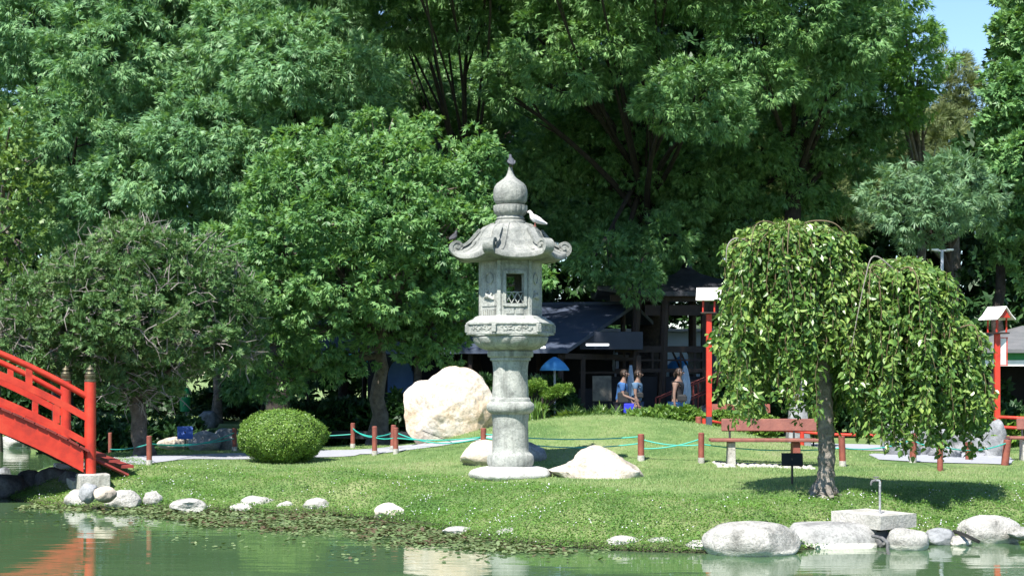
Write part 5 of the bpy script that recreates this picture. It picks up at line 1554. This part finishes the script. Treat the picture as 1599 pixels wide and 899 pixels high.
for k_, (px_, Y, r_, h_, lab) in enumerate([(1130, 35, 24, 56, 'small clipped mound shrub right of the red post'), (1150, 34.6, 17, 42, 'low clipped ball shrub above the bench back left end'), (1196, 34.4, 18, 50, 'round clipped ball shrub above the middle of the bench'),
        (1172, 35.6, 18, 60, 'clipped shrub behind between the two ball shrubs'), (1270, 35.2, 24, 62, 'light shrub just left of the weeping trunk')]):
    shrub(px_, Y, r_, h_, lab, L_BUSH, 'clipped shrubs behind the bench', 620 + k_, kw=CP, n=2)
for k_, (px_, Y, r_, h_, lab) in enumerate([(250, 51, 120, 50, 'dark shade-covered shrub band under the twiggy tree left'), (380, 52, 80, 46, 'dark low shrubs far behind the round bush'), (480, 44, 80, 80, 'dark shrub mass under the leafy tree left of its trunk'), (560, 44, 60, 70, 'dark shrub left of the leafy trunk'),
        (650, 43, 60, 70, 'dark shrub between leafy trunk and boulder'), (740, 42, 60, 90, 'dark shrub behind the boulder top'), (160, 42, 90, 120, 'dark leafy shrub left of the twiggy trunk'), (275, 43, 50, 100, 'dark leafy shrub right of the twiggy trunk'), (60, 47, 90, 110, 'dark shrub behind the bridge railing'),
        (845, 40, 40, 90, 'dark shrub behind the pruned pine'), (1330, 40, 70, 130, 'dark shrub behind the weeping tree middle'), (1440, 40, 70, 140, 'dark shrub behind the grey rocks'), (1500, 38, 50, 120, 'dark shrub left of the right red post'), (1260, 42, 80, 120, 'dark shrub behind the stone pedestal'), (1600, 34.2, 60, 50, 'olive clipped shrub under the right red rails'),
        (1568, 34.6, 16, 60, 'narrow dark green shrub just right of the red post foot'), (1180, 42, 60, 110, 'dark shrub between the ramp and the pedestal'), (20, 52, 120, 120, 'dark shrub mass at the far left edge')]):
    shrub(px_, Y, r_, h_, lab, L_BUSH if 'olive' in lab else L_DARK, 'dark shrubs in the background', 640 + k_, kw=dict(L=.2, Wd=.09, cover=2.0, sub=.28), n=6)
# far dark masses left below crowns
tree('background_tree', 'drooping green tree low behind the round bush', (410, 45), (412, 560), [(395, 560, 40, 44), (430, 600, 34, 44), (450, 560, 46, 45), (380, 600, 26, 45), (350, 540, 40, 46)], L_MIM2, M['dark_bark'], .1, 130, **dict(MIM, cover=1.6, sub=.3))

# round clipped bush by the path
Yk = 29.2; x_ = X(441, Yk); g_ = gz(x_, Yk)
t = thing('round_bush', (x_, Yk, g_), 'single dome-shaped clipped round bush on the lawn left of the boulder', 'bush')
a_r, b_h = 70 / F * Yk, 82 / F * Yk
g = np.random.default_rng(77); n = 42000
d = unit(g.normal(0, 1, (n, 3)))
th_ = np.arctan2(d[:, 1], d[:, 0])
sup = np.where(d[:, 2] < 0, .80, 1.0)
bump = 1 + .04 * np.sin(th_ * 5 + d[:, 2] * 6) + .018 * np.sin(th_ * 11 - d[:, 2] * 9)
c = d * np.array([a_r, a_r, b_h * .54]) * bump[:, None] * (g.uniform(.92, 1.0, (n, 1)) + .05 * (g.uniform(0, 1, (n, 1)) > .97)); c[:, 0] *= 1 - .12 * np.clip(-d[:, 2], 0, 1); c[:, 1] *= 1 - .12 * np.clip(-d[:, 2], 0, 1)
c[:, 2] = c[:, 2] + b_h * .47
nn = unit(d + g.normal(0, .55, (n, 3))); u_ = unit(np.cross(nn, g.normal(0, 1, (n, 3)))); v_ = np.cross(nn, u_)
s_ = g.uniform(.010, .020, n)[:, None]
dr = unit(d * .5 + u_)
Vv = np.stack([c, c + u_ * s_ * 1.0 + v_ * s_ * .55, c + u_ * s_ * 2.2, c + u_ * s_ - v_ * s_ * .55], 1).reshape(-1, 3)
link_mesh('foliage', npmesh('foliage', Vv, 4, L_BUSH), t)
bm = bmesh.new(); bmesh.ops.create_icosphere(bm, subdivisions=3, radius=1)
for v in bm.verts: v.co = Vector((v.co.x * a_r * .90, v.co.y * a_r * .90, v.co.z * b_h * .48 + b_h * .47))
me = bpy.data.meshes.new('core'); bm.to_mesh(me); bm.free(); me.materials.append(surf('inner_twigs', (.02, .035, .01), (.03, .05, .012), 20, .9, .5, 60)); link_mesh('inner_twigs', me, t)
b = MB(); b.tube([(0, 0, -.1), (0, 0, .3)], .07, 8); b.build('stem', M['dark_bark'], t)

# pruned pine with pads + iris leaves
Yp = 33.2; x_ = X(845, Yp); g_ = gz(x_, Yp); t = thing('pruned_pine', (x_, Yp, g_), 'cloud-pruned pine with flat green pads right of the lantern column', 'pine')
o_ = Vector((x_, Yp, g_)); bl = []
pads = [(874, 611, 11), (858, 615, 12), (886, 608, 7), (868, 613, 10), (838, 600, 9), (828, 604, 9), (846, 605, 7), (822, 614, 8), (843, 634, 8)]
for a, b_, r in pads:
    v = P(a, b_, Yp) - o_; bl.append((v.x, v.y, v.z, r / F * Yp))
b = MB(); limbs(b, (0, 0, 0), (.0, 0, .45), [v[:3] for v in bl], .06, 9, 1); b.build('trunk', M['dark_bark'], t)
link_mesh('needle_pads', npmesh('needle_pads', fans(bl, 91, L=.07, Wd=.016, k=4, cover=3.2, droop=-.4, sub=.09, squash=.55, dens=3, inner=.3, low=.3), 4, L_BUSH), t)
x_ = X(832, 32.4); g_ = gz(x_, 32.4); t = thing('iris_clump', (x_, 32.4, g_), 'clump of upright sword-shaped leaves at the foot of the pruned pine', 'plant')
g = np.random.default_rng(5); V_ = []
for q in range(110):
    a = g.uniform(0, 6.28); bx, by = g.normal(0, .12, 2); ln = g.uniform(.3, .62); le = g.uniform(.1, .5)
    p0 = np.array([bx, by, 0]); tp_ = p0 + np.array([math.cos(a) * le * ln, math.sin(a) * le * ln, ln]); sd = np.array([-math.sin(a), math.cos(a), 0]) * .014; md = p0 * .5 + tp_ * .5 + np.array([0, 0, .05])
    V_ += [p0, md - sd, tp_, md + sd]
link_mesh('blades', npmesh('blades', np.array(V_), 4, L_SHRUB), t)

# ---------------------------------------------------------------- twiggy tree (left)
Yt = 31.2; x_ = X(226, Yt); g_ = gz(x_, Yt); t = thing('twiggy_tree', (x_, Yt, g_), 'wide dark tree covered in bare grey twigs beside the red bridge', 'tree')
o_ = Vector((x_, Yt, g_)); k = Yt / F
blT = [(215, 420, 78, 30.4), (130, 440, 70, 30.4), (300, 430, 70, 30.4), (60, 490, 62, 30.6), (360, 480, 56, 30.6), (150, 510, 75, 30), (250, 500, 80, 29.8), (330, 540, 52, 30.2), (90, 560, 50, 30.4), (180, 580, 48, 30.4), (260, 580, 46, 30.4), (30, 540, 45, 31), (200, 385, 48, 31.4),
       (210, 470, 90, 32.6), (110, 480, 80, 32.4), (320, 480, 75, 32.4), (375, 540, 34, 31), (215, 610, 26, 31.0)]
bl = []
for a, b_, r, Y in blT:
    v = P(a, b_, Y) - o_; bl.append((v.x, v.y, v.z, r / F * Y))
b = MB(); limbs(b, (0, 0, 0), P(205, 590, Yt) - o_, [v[:3] for v in bl], .17, 12, 3, taper=.8); b.build('trunk', M['bark'], t)
link_mesh('foliage', npmesh('foliage', fans(bl, 93, L=.10, Wd=.020, k=6, cover=1.8, droop=-.1, sub=.20, spread=1.2, dens=1.6, inner=.55, jit=.9), 4, L_JUN), t)
b = MB(); rnd = random.Random(17)
for q in range(1600):
    v = bl[rnd.randrange(len(bl))]; c = Vector(v[:3]); r = v[3]
    d = Vector((rnd.gauss(0, 1), rnd.gauss(-.3, 1), rnd.gauss(.25, .8))).normalized()
    p0 = c + d * r * rnd.uniform(.72, .98)
    ln = rnd.uniform(.15, .5); dd = (d * .7 + Vector((rnd.gauss(0, .7), rnd.gauss(0, .7), rnd.gauss(.1, .55)))).normalized()
    p1 = p0 + dd * ln * .5 + Vector((0, 0, rnd.uniform(-.04, .04))); p2 = p1 + (dd + Vector((rnd.gauss(0, .5), rnd.gauss(0, .5), rnd.gauss(0, .4)))).normalized() * ln * .5
    b.tube([p0, p1, p2], [.011, .008, .003], 4, cap=False)
    if rnd.random() < .5: b.tube([p1, p1 + (dd + Vector((rnd.gauss(0, .8), rnd.gauss(0, .8), rnd.gauss(0, .8)))).normalized() * ln * .4], [.007, .003], 3, cap=False)
b.build('bare_twigs', M['twig'], t)

# ---------------------------------------------------------------- weeping tree
Yw = 21.7; x_ = X(1284, Yw); g_ = gz(x_, Yw)
t = thing('weeping_tree', (x_, Yw, g_), 'weeping tree with big glossy leaves hanging in three domes over the lawn', 'tree'); o_ = Vector((x_, Yw, g_))
def wp(px, py, Y=Yw): return P(px, py, Y) - o_
b = MB(); rnd = random.Random(31)
# trunk with flare and knots
path_ = [(1284, 792, .19), (1284, 780, .175), (1287, 766, .135), (1290, 740, .115), (1291, 700, .110), (1289, 660, .105), (1288, 620, .10), (1290, 580, .098), (1292, 548, .09)]
pts = [wp(a, b_) for a, b_, _ in path_]; rs = [r * 1.02 for *_, r in path_]
# resample with knobbly radius
P2 = []; R2 = []
for i in range(len(pts) - 1):
    for q in range(5):
        f = q / 5; P2.append(pts[i].lerp(pts[i + 1], f)); R2.append((rs[i] * (1 - f) + rs[i + 1] * f) * (1 + .07 * math.sin(i * 5 + q * 1.9) + rnd.uniform(-.03, .03)))
P2.append(pts[-1]); R2.append(rs[-1])
b.tube(P2, R2, 18)
for a in (-2.4, -1.2, -.2, .9, 2.2): b.tube([Vector((0, 0, .14)) + Vector((math.cos(a), math.sin(a), 0)) * .09, Vector((math.cos(a) * .25, math.sin(a) * .25, -.02))], [.06, .03], 8)
def arch(pp, r0, r1): 
    q = [wp(*v) for v in pp]; out = []
    for i in range(len(q) - 1):
        p0 = q[max(0, i - 1)]; p1 = q[i]; p2 = q[i + 1]; p3 = q[min(len(q) - 1, i + 2)]
        for s_ in range(6):
            f = s_ / 6; out.append(.5 * ((2 * p1) + (p2 - p0) * f + (2 * p0 - 5 * p1 + 4 * p2 - p3) * f * f + (3 * p1 - 3 * p2 + p3 - p0) * f ** 3))
    out.append(q[-1]); n_ = len(out)
    b.tube(out, [r0 + (r1 - r0) * i / (n_ - 1) for i in range(n_)], 8)
    return out
main = [arch([(1291, 560), (1275, 500, 21.6), (1245, 420, 21.6), (1225, 365, 21.6)], .075, .03),
        arch([(1291, 560), (1320, 500, 21.6), (1370, 450, 21.6), (1400, 425, 21.6)], .07, .03),
        arch([(1292, 550), (1350, 530, 21.7), (1440, 520, 21.7), (1490, 512, 21.7)], .055, .022),
        arch([(1289, 590), (1270, 540, 22.3), (1220, 420, 22.5), (1190, 375, 22.5)], .05, .02),
        arch([(1291, 560), (1300, 480, 21.2), (1290, 400, 21.1), (1265, 358, 21.1)], .05, .02)]
b.build('trunk', M['weep_bark'], t)
domes = [(1228, 357, 97, 300, 21.6, .95, 215, 690), (1275, 362, 60, 240, 21.3, .5, 40, 600), (1402, 415, 84, 270, 21.5, .85, 190, 700), (1482, 510, 60, 195, 21.6, .6, 85, 712), (1338, 425, 62, 190, 21.4, .6, 70, 680)]
LV = []; LT = []
g = np.random.default_rng(12)
tw = MB()
def strand(cx, cy, Y, ang, reach, dep, drop, wob):
    """arching then hanging twig; returns points"""
    c0 = wp(cx, cy, Y)
    k = Yw / F
    dx, dy = math.cos(ang) * reach, math.sin(ang) * dep
    rise = rnd.uniform(.02, .12) * (1 - .7 * wob)
    P_ = []
    ntop = 7; shape_drop = .04 + .24 * wob ** 2.5
    for i in range(ntop):
        f = i / (ntop - 1)
        z = rise * math.sin(f * math.pi) - shape_drop * f ** 2.2 * (reach / .9 + .2)
        P_.append(c0 + Vector((dx * f ** .9, dy * f ** .9, z)))
    nd = max(3, int(drop / .12)); e = P_[-1]
    sw = Vector((rnd.uniform(-.06, .06) + math.cos(ang) * .10 * wob, rnd.uniform(-.06, .06) + math.sin(ang) * .10 * wob, 0))
    jx = jy = 0.0
    for i in range(1, nd + 1):
        f = i / nd
        P_.append(e + sw * f + Vector((jx := (jx + rnd.gauss(0, .022)), jy := (jy + rnd.gauss(0, .022)), -drop * f)))
    return P_
def leaf_along(P_, n0, dens=.042, sc=1.0):
    L_ = [0]
    for i in range(1, len(P_)): L_.append(L_[-1] + (P_[i] - P_[i - 1]).length)
    s = n0
    while s < L_[-1]:
        i = next(j for j in range(1, len(P_)) if L_[j] >= s); f = (s - L_[i - 1]) / max(1e-6, L_[i] - L_[i - 1])
        p_ = P_[i - 1].lerp(P_[i], f)
        out = Vector((rnd.gauss(0, 1), rnd.gauss(0, 1), 0)); out.z = 0; out.normalize()
        LV.append((p_, out, rnd.uniform(.045, .12) * sc))
        s += dens * rnd.uniform(.5, 1.5)
for di, (cx, cy, rx, _, Y, dep, n_, ybot) in enumerate(domes):
    for q in range(n_):
        ang = rnd.uniform(0, 2 * math.pi); ang += .16 * math.sin(ang * 9 + di); wob = math.sqrt(rnd.uniform(0.03, 1))
        if di == 0 and -.9 > math.sin(ang) > -1.1 and rnd.random() < .3: continue
        reach = rx / F * Y * wob * rnd.uniform(.84, 1.07)
        yb_ = ybot + rnd.uniform(-120, 14) + 14 * math.sin(ang * 7 + di) - (1 - wob) * 40
        if di == 0: yb_ = rnd.uniform(540, 668) if cx + math.cos(ang) * rx * wob < 1270 else rnd.uniform(520, 640)
        if di == 0 and wob < .6: yb_ -= 60
        xe = cx + math.cos(ang) * rx * wob
        if 1250 < xe < 1318 and math.sin(ang) < .2: yb_ = rnd.uniform(470, 580)
        if rnd.random() < .3: yb_ -= rnd.uniform(20, 120)
        if di > 1 and xe < 1322: yb_ = min(yb_, rnd.uniform(520, 640))
        end0 = cy + (.04 + .24 * wob ** 2.5) * (reach / .9 + .2) * F / Y
        drop = max(.15, (yb_ - end0) / F * Y)
        P_ = strand(cx, cy, Y, ang, reach, dep * wob, drop, wob)
        tw.tube(P_, [.006 * (1 - .75 * i / len(P_)) + .0012 for i in range(len(P_))], 4, cap=False)
        leaf_along(P_, .0, .021)
        for _ in range(3):
            i0 = rnd.randrange(1, len(P_) - 1); a2 = rnd.uniform(0, 6.28); l2 = rnd.uniform(.08, .24)
            q1 = P_[i0] + Vector((math.cos(a2) * l2 * .7, math.sin(a2) * l2 * .7, rnd.uniform(-.02, .07))); q2 = q1 + Vector((math.cos(a2) * l2 * .3, math.sin(a2) * l2 * .3, -l2 * .8))
            tw.tube([P_[i0], q1, q2], [.003, .002, .001], 3, cap=False); leaf_along([P_[i0], q1, q2], .03, .028)
# a few thicker bare arching twigs on top
for pp in [[(1225, 360, 21.3), (1200, 346, 21.2), (1180, 352, 21.0), (1172, 385, 20.9)], [(1180, 380, 21.3), (1150, 372, 21.2), (1136, 384, 21.1), (1134, 410, 21.1)], [(1225, 362, 21), (1232, 350, 20.8), (1230, 385, 20.7), (1232, 470, 20.7)],
           [(1400, 425, 21), (1365, 400, 20.9), (1350, 440, 20.8), (1330, 540, 20.8)], [(1400, 425, 21), (1422, 418, 20.8), (1434, 450, 20.7), (1438, 560, 20.7)], [(1395, 425, 21), (1362, 415, 20.8), (1358, 460, 20.7)], [(1490, 515, 21), (1520, 508, 20.9), (1530, 540, 20.9)], [(1240, 356, 21.4), (1270, 345, 21.2), (1305, 350, 21.1), (1330, 380, 21.1)]]:
    b = MB(); arch(pp, .012, .004); b.build('bare_branch', M['twig'] if pp[0][0] < 1220 or pp[1][0] == 1365 else M['tan_twig'], t)
tw.build('hanging_twigs', M['tan_twig'], t)
# leaves: 6-point broad leaves folded along the midrib
n = len(LV); c = np.array([tuple(v[0]) for v in LV]); ou = np.array([tuple(v[1]) for v in LV]); s_ = np.array([v[2] for v in LV])[:, None]
dr = unit(ou * .7 + np.array([0, 0, -.75]) + g.normal(0, .5, (n, 3)))
nn = unit(ou * .7 + np.array([0, 0, .5]) + g.normal(0, .6, (n, 3))); sd = unit(np.cross(dr, nn)); nn = unit(np.cross(sd, dr))
b0 = c + ou * g.uniform(.01, .06, (n, 1))
tipp = b0 + dr * s_ - nn * s_ * .12
def mid_(f, w_, up): return b0 + dr * s_ * f + sd * s_ * w_ + nn * s_ * up
l1, l2 = mid_(.22, -.28, .09), mid_(.60, -.25, .06); r1, r2 = mid_(.22, .28, .09), mid_(.60, .25, .06)
cm = mid_(.45, 0, 0)
# two halves, each 4 verts + share: separate quads keep the fold crisp
VV = np.concatenate([np.stack([b0, l1, l2, tipp], 1), np.stack([b0, tipp, r2, r1], 1)], 1).reshape(-1, 3)
link_mesh('leaves', npmesh('leaves', VV, 4, L_WEEP), t)
# ---------------------------------------------------------------- people
def skin_mesh(name, verts, edges, radii, mat, parent, sub=2, root=0):
    me = bpy.data.meshes.new(name + '_src'); me.from_pydata([tuple(v) for v in verts], edges, [])
    o = bpy.data.objects.new(name + '_src', me); C.objects.link(o)
    m = o.modifiers.new('skin', 'SKIN'); m.use_smooth_shade = True
    lay = me.skin_vertices[0].data
    for i, r in enumerate(radii):
        lay[i].radius = (r, r) if not hasattr(r, '__len__') else r
        lay[i].use_root = (i == root)
    s = o.modifiers.new('sub', 'SUBSURF'); s.levels = sub; s.render_levels = sub
    dg = bpy.context.evaluated_depsgraph_get(); dg.update()
    me2 = bpy.data.meshes.new_from_object(o.evaluated_get(dg))
    bpy.data.objects.remove(o); me2.name = name
    me2.materials.clear(); me2.materials.append(mat)
    me2.polygons.foreach_set('use_smooth', [True] * len(me2.polygons))
    return link_mesh(name, me2, parent)

SKIN = surf('skin', (.22, .14, .105), (.18, .11, .085), 8, .55, .05)  # skin tone lowered so the colour stands for overhead shade
HAIR = surf('hair', (.03, .018, .012), (.02, .012, .008), 20, .5, .2, 60)
def person(loc, rz, label, H, shirt, trouser, larm, rarm, extra=None, stride=.18, sleeve=.5, lean=.03, hair='short'):
    """local frame: facing +x, left = +y. arms: (shoulder swing fwd angle, elbow bend) in degrees"""
    t = thing('person', loc, label, 'person', None, rz)
    s = H / 1.65
    V = []; E = []; Rr_ = []
    def v(p, r, link=None):
        V.append(Vector(p) * s); Rr_.append(r * s if not hasattr(r, '__len__') else (r[0] * s, r[1] * s))
        if link is not None: E.append((link, len(V) - 1))
        return len(V) - 1
    L = lean
    pel = v((0, 0, .88), .125)
    bel = v((L * .3, 0, 1.0), .12, pel); wa = v((L * .6, 0, 1.10), .112, bel); ch = v((L, 0, 1.24), .125, wa); up = v((L * 1.2, 0, 1.34), .105, ch)
    nk = v((L * 1.5, 0, 1.43), .048, up); hb = v((L * 1.6 + .012, 0, 1.48), .055, nk); hm = v((L * 1.6 + .018, 0, 1.545), .088, hb); ht = v((L * 1.6, 0, 1.60), .062, hm)
    J = {}
    for sy, (sw, el) in ((1, larm), (-1, rarm)):
        sh = v((L, sy * .15, 1.335), .058, up)
        a = R(sw); up_ = .27; x1 = L + math.sin(a) * up_; z1 = 1.335 - math.cos(a) * up_
        elb = v((x1, sy * .19, z1), .037, sh)
        b_ = R(sw + el); fo = .235; x2 = x1 + math.sin(b_) * fo; z2 = z1 - math.cos(b_) * fo
        wr = v((x2, sy * .19, z2), .025, elb)
        dx, dz = math.sin(b_), -math.cos(b_)
        pa = v((x2 + dx * .06, sy * .19, z2 + dz * .06), (.030, .017), wr)
        J[sy] = (Vector((x1, sy * .19, z1)) * s, Vector((x2, sy * .19, z2)) * s, Vector((dx, 0, dz)))
    st = {1: stride, -1: -stride}
    for sy in (1, -1):
        hp = v((0, sy * .085, .82), .092, pel)
        kn = v((st[sy] * .55 + .02, sy * .085, .46), .058, hp)
        an = v((st[sy] - .02, sy * .085, .09), .038, kn)
        he = v((st[sy] - .01, sy * .085, .04), .036, an)
        to = v((st[sy] + .14, sy * .09, .028), .030, he)
        J['leg%d' % sy] = (hp, kn, an, he, to)
    body = skin_mesh('body', V, E, Rr_, SKIN, t, 2, pel)
    # fingers and face are fused into the body's mesh
    mb_ = MB()
    hc = V[hm]
    mb_.tube([hc + Vector((.072, 0, .02)) * s, hc + Vector((.102, 0, -.012)) * s, hc + Vector((.080, 0, -.022)) * s], [.008 * s, .013 * s, .008 * s], 8)
    mb_.tube([hc + Vector((.072, -.022, -.045)) * s, hc + Vector((.083, 0, -.045)) * s, hc + Vector((.072, .022, -.045)) * s], .006 * s, 6)
    for sy in (1, -1):
        mb_.tube([hc + Vector((-.008, sy * .080, .018)) * s, hc + Vector((-.008, sy * .092, 0)) * s, hc + Vector((0, sy * .082, -.022)) * s], .010 * s, 6)
        mb_.tube([hc + Vector((.066, sy * .030, .012)) * s, hc + Vector((.076, sy * .030, .012)) * s], .010 * s, 8)
        e_, w_, d_ = J[sy]
        side = Vector((d_.z, 0, -d_.x))
        for q, ln_ in enumerate((.062, .072, .068, .052)):
            o_ = w_ + d_ * .085 * s + side * (q - 1.5) * .017 * s
            mb_.tube([o_ - d_ * .02 * s, o_ + d_ * ln_ * .5 * s, o_ + d_ * ln_ * .9 * s - Vector((0, sy * .018 * s, 0))], [.0085 * s, .008 * s, .006 * s], 6)
        o_ = w_ + d_ * .035 * s - side * .026 * s
        mb_.tube([o_, o_ + (d_ * .6 - side * .6) * .035 * s, o_ + (d_ * .9 - side * .5) * .06 * s], [.010 * s, .009 * s, .007 * s], 6)
    f_ = mb_.build('face', SKIN, None)
    bm = bmesh.new(); bm.from_mesh(body.data); bm.from_mesh(f_.data); bm.to_mesh(body.data); bm.free(); bpy.data.objects.remove(f_)
    # shirt
    v2 = []; e2 = []; r2 = []
    def w(i, gr, link=None, p=None):
        v2.append(V[i] if p is None else p); r2.append((Rr_[i] if not hasattr(Rr_[i], '__len__') else Rr_[i][0]) * gr + .012 * s)
        if link is not None: e2.append((link, len(v2) - 1))
        return len(v2) - 1
    a0 = w(pel, 1.05, None, V[pel] + Vector((0, 0, .02))); a1 = w(bel, 1.06, a0); a2 = w(wa, 1.06, a1); a3 = w(ch, 1.10, a2); a4 = w(up, 1.10, a3); 
    if True:
        for sy in (1, -1):
            shv = [i for i in range(len(V)) if abs(V[i].y - sy * .15 * s) < 1e-6 and V[i].z > 1.3 * s][0]
            s1 = w(shv, 1.12, a4); el = J[sy][0]
            v2.append(V[shv].lerp(el, max(sleeve, .06))); r2.append((.052 if sleeve > 0 else .05) * s); e2.append((s1, len(v2) - 1))
    skin_mesh('shirt', v2, e2, r2, shirt, t, 2, 0)
    v2 = []; e2 = []; r2 = []
    a0 = w(pel, 1.08)
    for sy in (1, -1):
        hp, kn, an, he, to = J['leg%d' % sy]
        h1 = w(hp, 1.10, a0); k1 = w(kn, 1.12, h1); n1 = w(an, 1.25, k1)
    skin_mesh('trousers', v2, e2, r2, trouser, t, 2, 0)
    for sy in (1, -1):
        hp, kn, an, he, to = J['leg%d' % sy]
        b = MB(); b.tube([V[he] + Vector((-.05, 0, -.005)) * s, V[he] + Vector((.04, 0, .0)) * s, V[to] + Vector((.03, 0, 0)) * s, V[to] + Vector((.06, 0, -.005)) * s], [.04 * s, .045 * s, .038 * s, .02 * s], 10); b.build('shoe', M['black'], t)
    # hair
    bm = bmesh.new(); bmesh.ops.create_icosphere(bm, subdivisions=4, radius=1)
    for q in bm.verts:
        p_ = q.co.copy(); nz_ = mn.noise(p_ * 5) * .04
        q.co = Vector(((p_.x * (.092 + nz_ * .6) - .014), p_.y * (.086 + nz_ * .6), p_.z * (.090 + nz_ * .6) + .018)) * s + hc
    kill = [q for q in bm.verts if (q.co - hc).x > .035 * s and (q.co - hc).z < .055 * s]
    bmesh.ops.delete(bm, geom=kill, context='VERTS')
    me = bpy.data.meshes.new('hair'); bm.to_mesh(me); bm.free(); me.materials.append(HAIR); me.polygons.foreach_set('use_smooth', [True] * len(me.polygons)); link_mesh('hair', me, t)
    if hair == 'tail':
        MB().tube([hc + Vector((-.09, 0, .03)) * s, hc + Vector((-.13, 0, -.03)) * s, hc + Vector((-.12, 0, -.10)) * s], [.02 * s, .03 * s, .01 * s], 10).build('ponytail', HAIR, t)
    if extra: extra(t, s, V, J, hc)
    return t
def glasses(t, s, V, J, hc):
    b = MB(); b.box(hc + Vector((.086, 0, .012)) * s, (.012 * s, .125 * s, .032 * s), bev=.003)
    for sy in (1, -1): b.tube([hc + Vector((.085, sy * .062, .016)) * s, hc + Vector((.0, sy * .088, .018)) * s], .003 * s, 5)
    b.build('sunglasses', M['black'], t)
def waistbag(t, s, V, J, hc):
    glasses(t, s, V, J, hc)
def ploc(px, Y): x_ = X(px, Y); return Vector((x_, Y, gz(x_, Y)))
BLU = surf('blue_shirt', (.035, .12, .30), (.03, .09, .24), 6, .8, .2, 30)
TEE = surf('grey_blue_tee', (.09, .17, .27), (.07, .13, .22), 6, .8, .2, 30)
BLK = surf('black_top', (.012, .012, .014), (.02, .02, .022), 6, .8, .2, 30)
DKT = surf('dark_trousers', (.02, .022, .03), (.03, .032, .04), 6, .8, .2, 30)
JNS = surf('blue_jeans', (.05, .17, .38), (.035, .13, .30), 12, .8, .2, 60)
JN2 = surf('dark_jeans', (.04, .07, .13), (.03, .05, .10), 12, .8, .2, 60)
Ypp = 37.5
p1 = person(ploc(969, Ypp), R(-12), 'person in a blue shirt with dark hair looking down, holding a blue bag', 1.67, BLU, DKT, (5, 40), (8, 62), sleeve=.75, lean=.05)
c_ = ploc(982, Ypp - .22)
t = thing('carrier_bag', c_ + Vector((0, 0, .67)), 'vivid royal-blue square bag held by the person in the blue shirt', 'bag')
b = MB(); b.box((0, 0, .115), (.24, .09, .23), bev=.015, taper=.95); b.build('bag_body', surf('royal_blue', (.02, .03, .5), (.03, .035, .4), 6, .6, .2, 20), t)
b = MB(); b.tube([(-.06, 0, .22), (-.05, 0, .29), (0, 0, .32), (.05, 0, .29), (.06, 0, .22)], .007, 6); b.build('handle', M['black'], t)
c_ = ploc(973, Ypp - .18)
t = thing('shoulder_bag', c_ + Vector((0, 0, .90)), 'black bag hugged at the waist of the person in the blue shirt', 'bag')
b = MB(); b.box((0, 0, .13), (.26, .11, .26), bev=.03); b.build('bag_body', M['black'], t)
b = MB(); b.tube([(.08, .0, .24), (.02, .06, .42), (-.03, .14, .50)], .012, 6); b.build('strap', M['black'], t)
person(ploc(993, Ypp + .5), R(-18), 'person with sunglasses in a grey-blue T-shirt and dark jeans behind the blue-shirted one', 1.66, TEE, JN2, (-5, 12), (0, 18), extra=glasses, sleeve=.55)
c_ = ploc(999, Ypp + .32)
t = thing('waist_pouch', c_ + Vector((0, 0, 1.02)), 'small black pouch worn across the grey-blue T-shirt', 'bag')
b = MB(); b.box((0, 0, .06), (.16, .09, .13), bev=.025); b.build('pouch', M['black'], t)
b = MB(); b.tube([(.0, .02, .12), (-.05, .05, .22), (-.09, .1, .30)], .01, 6); b.build('strap', M['black'], t)
person(ploc(1057, Ypp - .4), R(-25), 'person in a sleeveless black top and light blue jeans with sunglasses, near the ramp', 1.70, BLK, JNS, (2, 14), (-6, 10), extra=glasses, sleeve=0, hair='tail')
c_ = ploc(1065, Ypp - .62)
t = thing('waist_bag', c_ + Vector((0, 0, .93)), 'black bulky bag at the hip of the person in the black top', 'bag')
b = MB(); b.box((0, 0, .08), (.22, .13, .17), bev=.04); b.build('bag_body', M['black'], t)
b = MB(); b.tube([(-.08, .05, .12), (-.10, .10, .3), (-.06, .16, .42)], .012, 6); b.build('strap', M['black'], t)
